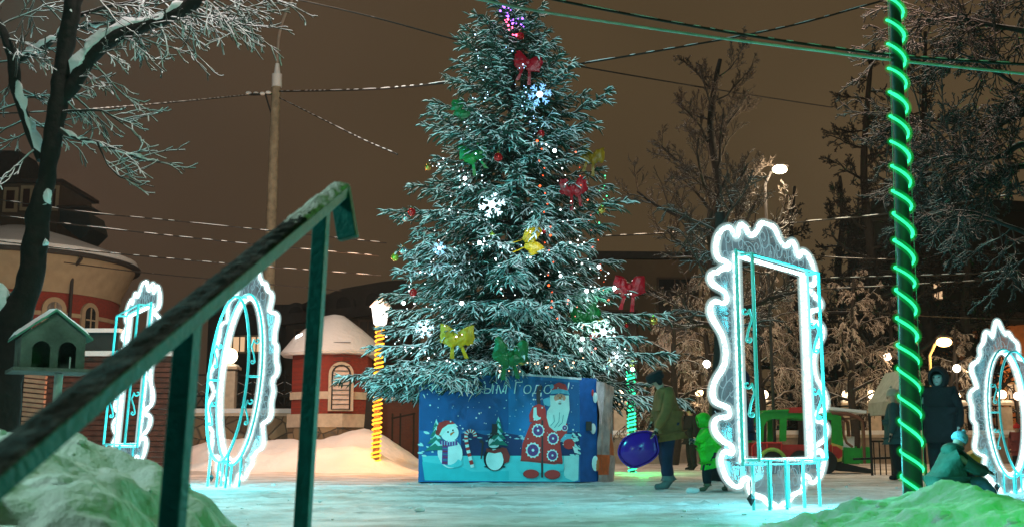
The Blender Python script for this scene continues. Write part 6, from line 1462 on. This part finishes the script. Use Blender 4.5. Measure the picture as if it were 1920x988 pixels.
# ============================================================ people
def skin(name, V, E, Rr, m, parent, root=0, sub=2):
    me = bpy.data.meshes.new(name); me.from_pydata([tuple(v) for v in V], E, []); me.materials.append(m)
    o = bpy.data.objects.new(name, me); C.objects.link(o)
    o.modifiers.new('skin', 'SKIN'); sk = me.skin_vertices[0].data
    for i, r in enumerate(Rr): sk[i].radius = (r, r) if not hasattr(r, '__len__') else r
    for i in range(len(V)): sk[i].use_root = (i == root)
    s = o.modifiers.new('sub', 'SUBSURF'); s.levels = sub; s.render_levels = sub
    o.modifiers['skin'].use_smooth_shade = True
    o.parent = parent; return o
def person(label, x, y, heading, H, J, cols, hat='cap', hood=False, bulk=1.0, coat_len=.78, glove=None, z=0., cat='person', mask=None):
    """J: overrides of joints, in units of height; local x = forward, y = left, z = up"""
    t = thing('person', (x, y, z), label, cat); t.rotation_euler = (0, 0, heading)
    j = dict(pel=(0, 0, .53), wai=(0, 0, .62), che=(.005, 0, .74), nec=(.01, 0, .85), hea=(.02, 0, .93),
             shl=(0, .105, .81), ell=(-.01, .135, .64), wrl=(.03, .14, .50), shr=(0, -.105, .81), elr=(-.01, -.135, .64), wrr=(.03, -.14, .50),
             hil=(0, .05, .51), knl=(.015, .055, .28), anl=(-.01, .06, .05), tol=(.085, .065, .018), hir=(0, -.05, .51), knr=(.015, -.055, .28), anr=(-.01, -.06, .05), tor=(.085, -.065, .018))
    j.update(J); v = {k: Vector(p)*H for k, p in j.items()}
    SK = mat('skin_tone', (.50, .30, .22), .6, bump=0) if not mask else mask
    V = [v['pel'], v['wai'], v['che'], v['nec'], v['hea']]; Rr = [.05*H, .05*H, .055*H, .032*H, .060*H]; E = [(0, 1), (1, 2), (2, 3), (3, 4)]
    top = v['hea']+(v['hea']-v['nec']).normalized()*.04*H; V.append(top); Rr.append(.045*H); E.append((4, 5))
    def chain(s, pts, rs):
        for p, r_ in zip(pts, rs): V.append(p); Rr.append(r_); E.append((s, len(V)-1)); s = len(V)-1
        return s
    for sd in 'lr':
        w = chain(2, [v['sh'+sd], v['el'+sd], v['wr'+sd]], [.03*H, .024*H, .017*H])
        d = (v['wr'+sd]-v['el'+sd]).normalized(); sidev = d.cross(Vector((1, 0, .2))).normalized(); palm = v['wr'+sd]+d*.035*H
        pk = chain(w, [palm], [.018*H])
        for k, (o_, L_) in enumerate(((-.016, .034), (-.005, .04), (.006, .037), (.016, .028))):
            b0 = palm+sidev*o_*H+d*.012*H; cv = Vector((.25, 0, -.2)); chain(pk, [b0, b0+(d+cv*.2).normalized()*L_*.5*H, b0+(d+cv*.8).normalized()*L_*H], [.0062*H, .0058*H, .005*H])
        chain(pk, [palm+sidev*-.024*H*(1 if sd == 'l' else 1)-d*.01*H, palm+sidev*-.034*H+d*.012*H], [.007*H, .006*H])
        k = chain(0, [v['hi'+sd], v['kn'+sd], v['an'+sd], v['to'+sd]], [.042*H, .030*H, .022*H, .02*H])
    skin('body', V, E, Rr, SK if not glove else SK, t, 0, 1)
    fwd = Vector((1, 0, 0)); hd = v['hea']; fd = (fwd-(hd-v['nec']).normalized()*fwd.dot((hd-v['nec']).normalized())).normalized()
    if 'look' in J: fd = Vector(J['look']).normalized()
    lf = Vector((0, 0, 1)).cross(fd).normalized(); f0 = hd+fd*.058*H
    mb = MB(); mb.ball(f0+Vector((0, 0, -.004*H)), .011*H, 8, sq=(1, .8, 1.5)); mb.build('nose', SK, None).parent = t
    for s in (-1, 1):
        mb = MB(); mb.ball(f0+lf*s*.022*H+Vector((0, 0, .012*H))-fd*.004*H, .0075*H, 8); mb.build('eye', mat('eye_dark', (.02, .015, .012), .3, bump=0), None).parent = t
    mb = MB(); mb.ball(f0+Vector((0, 0, -.028*H))-fd*.006*H, .011*H, 8, sq=(.6, 1.2, .3)); mb.build('mouth', mat('lips', (.30, .10, .09), .5, bump=0), None).parent = t
    # coat
    cm, tm, bm, hm = cols; b = bulk
    hem = Vector((v['pel'].x, 0, v['pel'].z)).lerp(v['che'], -(.53-coat_len*.53)/.21*.5)
    V = [v['pel'], v['wai'], v['che'], v['nec']-Vector((0, 0, .01*H)), hem]; Rr = [(.095*H*b, .105*H*b), (.09*H*b, .10*H*b), (.095*H*b, .105*H*b), .045*H*b, (.10*H*b, .11*H*b)]; E = [(0, 1), (1, 2), (2, 3), (0, 4)]
    for sd in 'lr':
        d = (v['wr'+sd]-v['el'+sd]).normalized(); chain(2, [v['sh'+sd], v['el'+sd], v['wr'+sd]-d*.005*H], [.048*H*b, .042*H*b, .034*H*b])
    skin('coat', V, E, Rr, cm, t, 0, 2)
    for sd in 'lr':   # gloves over the hands
        d = (v['wr'+sd]-v['el'+sd]).normalized(); sidev = d.cross(Vector((1, 0, .2))).normalized(); pk = v['wr'+sd]+d*.035*H; cv = Vector((.25, 0, -.2))
        V = [v['wr'+sd], pk]; Rr = [.020*H, .023*H]; E = [(0, 1)]
        for o_, L_ in ((-.014, .026), (-.005, .032), (.005, .030), (.014, .024)):
            b0 = pk+sidev*o_*H+d*.014*H; chain(1, [b0, b0+(d+cv*.8).normalized()*L_*H], [.0085*H, .0075*H])
        chain(1, [pk+sidev*-.024*H-d*.008*H, pk+sidev*-.030*H+d*.010*H], [.0095*H, .008*H]); skin('glove', V, E, Rr, glove or mat('black_glove', (.012, .012, .014), .7), t, 0, 1)
    V = [v['pel']-Vector((0, 0, .01*H))]; Rr = [.066*H*b]; E = []
    for sd in 'lr': chain(0, [v['hi'+sd], v['kn'+sd], v['an'+sd].lerp(v['kn'+sd], .12)], [.062*H*b, .048*H*b, .040*H*b])
    skin('trousers', V, E, Rr, tm, t, 0, 2)
    for sd in 'lr':
        a = v['an'+sd]; k = v['kn'+sd]; to = v['to'+sd]; V = [a.lerp(k, .45), a.lerp(k, .1), a+Vector((0, 0, -.012*H)), a.lerp(to, .55)-Vector((0, 0, .006*H)), to+(to-a)*.12+Vector((0, 0, .008*H))]
        skin('boot', V, [(0, 1), (1, 2), (2, 3), (3, 4)], [.043*H*b**.5, .04*H*b**.5, .036*H, .031*H, .026*H], bm, t, 2, 2)
    upv = (hd-v['nec']).normalized()
    if hood:
        n, k = 14, 20; V = []
        mb = MB(); rad = .088*H
        for i in range(n+1):
            th_ = lerp(.62, math.pi, i/n)   # opening faces fd
            for q in range(k):
                a = 2*math.pi*q/k; e = 1.16 if i < 2 else 1.0
                V.append(hd-fd*.018*H+(fd*math.cos(th_)*1.05+(lf*math.cos(a)*.86+upv*math.sin(a)*1.05)*math.sin(th_)*e)*rad+upv*.004*H)
        mb.add(V, [(i*k+q, i*k+(q+1) % k, (i+1)*k+(q+1) % k, (i+1)*k+q) for i in range(n) for q in range(k)]); o = mb.build('hood', hm, None); o.parent = t; sd_ = o.modifiers.new('solid', 'SOLIDIFY'); sd_.thickness = .012*H
    elif hat == 'beanie':
        mb = MB(); mb.lathe([(.066*H, -.0), (.073*H, .012*H), (.072*H, .03*H), (.066*H, .055*H), (.05*H, .078*H), (.02*H, .092*H), (.0, .094*H)], (0, 0, 0), 18)
        M = Vector((0, 0, 1)).rotation_difference(upv).to_matrix(); mb.v = [tuple(hd+upv*.006*H-fd*.006*H+M@Vector(q)) for q in mb.v]; o = mb.build('beanie', hm, None); o.parent = t
        mb = MB(); mb.ball(hd+upv*.105*H, .02*H, 10); o2 = mb.build('pompom', hm, None); o2.parent = o
    elif hat == 'cap':
        mb = MB(); mb.lathe([(.072*H, -.005*H), (.080*H, .01*H), (.080*H, .045*H), (.074*H, .062*H), (.05*H, .072*H), (0, .074*H)], (0, 0, 0), 18)
        for s in (-1, 1): mb.ball(tuple((Vector((0, 1, 0))*s*.062*H)+Vector((0, 0, -.012*H))), .03*H, 8, sq=(1, .5, 1.3))
        M = Vector((0, 0, 1)).rotation_difference(upv).to_matrix(); mb.v = [tuple(hd+upv*.002*H+M@Vector(q)) for q in mb.v]; o = mb.build('fur_cap', hm, None); o.parent = t
    return t
TAN = mat('tan_coat', (.21, .085, .022), .85, var=.25, scale=7, bump=.5, bscale=9); NAVY = mat('navy_cloth', (.012, .014, .045), .8, var=.3, bump=.4, bscale=12); GREYB = mat('grey_felt_boot', (.13, .145, .145), .85, var=.3); BLK = mat('black_cloth', (.008, .008, .011), .85, var=.3, bump=.3); NEON = mat('neon_green_cloth', (.03, .46, .01), .6, var=.35, scale=5, bump=.5, bscale=16)
Yp = 16.9
person('adult in a long tan coat, dark cap and tall grey boots, holding a purple sledge', XY(1252, Yp), Yp, R(190), 1.76,
       dict(che=(.03, 0, .74), nec=(.05, 0, .845), hea=(.085, 0, .915), wrl=(.14, .13, .49), ell=(.05, .14, .63), wrr=(.10, -.12, .55), elr=(.03, -.14, .65), knl=(.03, .05, .28), anl=(.03, .055, .05), tol=(.13, .06, .018), anr=(-.04, -.06, .05), tor=(.05, -.065, .018), look=(.8, 0, -.5)),
       (TAN, NAVY, GREYB, BLK), 'cap', bulk=1.22, coat_len=.80)
Yc = 16.3
person('small child in a neon green hooded jacket and black trousers striding beside the adult', XY(1330, Yc), Yc, R(182), 1.10,
       dict(pel=(-.02, 0, .44), wai=(.0, 0, .54), che=(.03, 0, .68), nec=(.06, 0, .79), hea=(.085, 0, .90), shl=(.04, .12, .76), ell=(.12, .13, .66), wrl=(.20, .08, .66), shr=(.04, -.12, .76), elr=(.11, -.14, .63), wrr=(.19, -.08, .62),
            hil=(-.01, .06, .43), knl=(.06, .065, .24), anl=(.05, .07, .05), tol=(.15, .07, .018), hir=(-.03, -.06, .43), knr=(-.15, -.07, .25), anr=(-.26, -.08, .06), tor=(-.17, -.08, .018)),
       (NEON, BLK, mat('brown_boot', (.10, .085, .05), .8), NEON), hood=True, bulk=1.45, coat_len=.86)
_ch = [o for o in bpy.data.objects if o.name.startswith('person')][-1]
mb = MB(); mb.bar((-.155, .02, .52), (-.10, .09, .60), .012, .02); mb.build('reflective_strip', mat('reflective_grey', (.8, .85, .85), .3), None).parent = _ch
Yd = 31
person('dark clothed person standing far behind the child in the green jacket', XY(1297, Yd), Yd, R(200), 1.75, {}, (BLK, BLK, BLK, BLK), 'cap', bulk=1.2)
Yn = 17.6
person('adult in dark navy standing behind the left bar of the rectangular frame', XY(1389, Yn), Yn, R(160), 1.78, dict(wrl=(.16, .06, .60), ell=(.05, .14, .63)), (NAVY, NAVY, BLK, NAVY), hood=True, bulk=1.25, glove=mat('blue_mitten', (.06, .22, .55), .7))
Yk = 17.5
person('tall figure in a black hooded coat with a pale face, right of the green pole', XY(1768, Yk), Yk, R(235), 1.80, dict(wrr=(.02, -.2, .48), elr=(-.02, -.17, .64)), (BLK, BLK, BLK, BLK), hood=True, bulk=1.5, coat_len=.45, mask=mat('pale_face', (.42, .40, .38), .6, bump=0))
Ys = 11.6; GJ = mat('dark_green_jacket', (.022, .075, .045), .7, var=.2, bump=.5, bscale=12)
person('child in dark green jacket and pale blue beanie sitting beside the right oval frame', XY(1782, Ys), Ys, R(8), 1.15,
       dict(pel=(-.06, 0, .12), wai=(-.06, 0, .24), che=(-.01, 0, .40), nec=(.045, 0, .51), hea=(.085, 0, .580), shl=(-.0, .12, .46), ell=(.10, .14, .36), wrl=(.25, .08, .34), shr=(.0, -.12, .46), elr=(.12, -.15, .35), wrr=(.28, -.09, .32),
            hil=(-.02, .07, .11), knl=(.22, .08, .26), anl=(.36, .09, .07), tol=(.45, .1, .05), hir=(-.02, -.07, .11), knr=(.20, -.1, .24), anr=(.33, -.12, .06), tor=(.42, -.12, .04), look=(1, 0, -.35)),
       (GJ, mat('blue_jeans', (.08, .16, .24), .8), mat('grey_boot', (.08, .08, .08), .7), mat('pale_blue_knit', (.32, .55, .68), .9, bump=.6, bscale=60)), 'beanie', bulk=1.6, coat_len=.8)
_ch = [o for o in bpy.data.objects if o.name.startswith('person')][-1]
mb = MB(); mb.ball((.01, 0, .585), .10, 14, sq=(1.0, 1.25, .75)); mb.ball((.06, 0, .60), .075, 14, sq=(1.1, 1.2, .5)); mb.build('hood', GJ, None).parent = _ch
Yt = 22
person('person in a dark teal jacket and pale hat half hidden behind the green lit pole', XY(1682, Yt), Yt, R(150), 1.72, {}, (mat('teal_jacket', (.015, .06, .065), .7), BLK, BLK, mat('pale_knit', (.4, .38, .3), .9)), 'beanie', bulk=1.35)
Yq = 27
person('distant child in a red hat seen through the right oval frame', XY(1909, Yq), Yq, R(250), 1.15, {}, (mat('maroon_jacket', (.16, .03, .03), .7), BLK, BLK, mat('red_hat', (.5, .02, .02), .8)), 'beanie', bulk=1.5)
# sledge held by the adult
def sledge():
    Y = 16.75; PU = mat('purple_plastic', (.075, .015, .30), .22, var=.08, bump=.03, spec=.7)
    prof = [(1160, 852), (1162, 835), (1172, 820), (1190, 811), (1212, 808), (1228, 814), (1233, 832), (1234, 848), (1222, 862), (1203, 872), (1186, 876), (1170, 867)]
    P = [W(a, b, Y) for a, b in prof]; P = smooth_line(P, 3, closed=True); c = sum(P, Vector())/len(P)
    t = thing('sledge', c, 'purple plastic saucer sledge carried at the side of the adult in the tan coat', 'sledge')
    V = []; K = 7
    for i in range(K+1):
        f = i/K
        for p in P: V.append(c.lerp(p, f)+Vector((0, -.10*(1-f*f)+.02*(f > .99), 0)))
    n = len(P); mb = MB(); mb.add(V, [(i*n+k, i*n+(k+1) % n, (i+1)*n+(k+1) % n, (i+1)*n+k) for i in range(K) for k in range(n)]); o = mb.build('dish', PU, t); sd_ = o.modifiers.new('solid', 'SOLIDIFY'); sd_.thickness = .012
    mb = MB(); mb.tube([p+Vector((0, .0, 0)) for p in P], .013, 8, closed=True); mb.build('rim', PU, t)
    mb = MB(); q = W(1228, 812, Y); mb.tube(smooth_line([W(1222, 818, Y)+Vector((0, -.03, 0)), q+Vector((.01, -.05, .04)), W(1236, 822, Y)], 4), .012, 8); mb.build('handle', mat('black_rope', (.015, .015, .02), .8), t)
sledge()
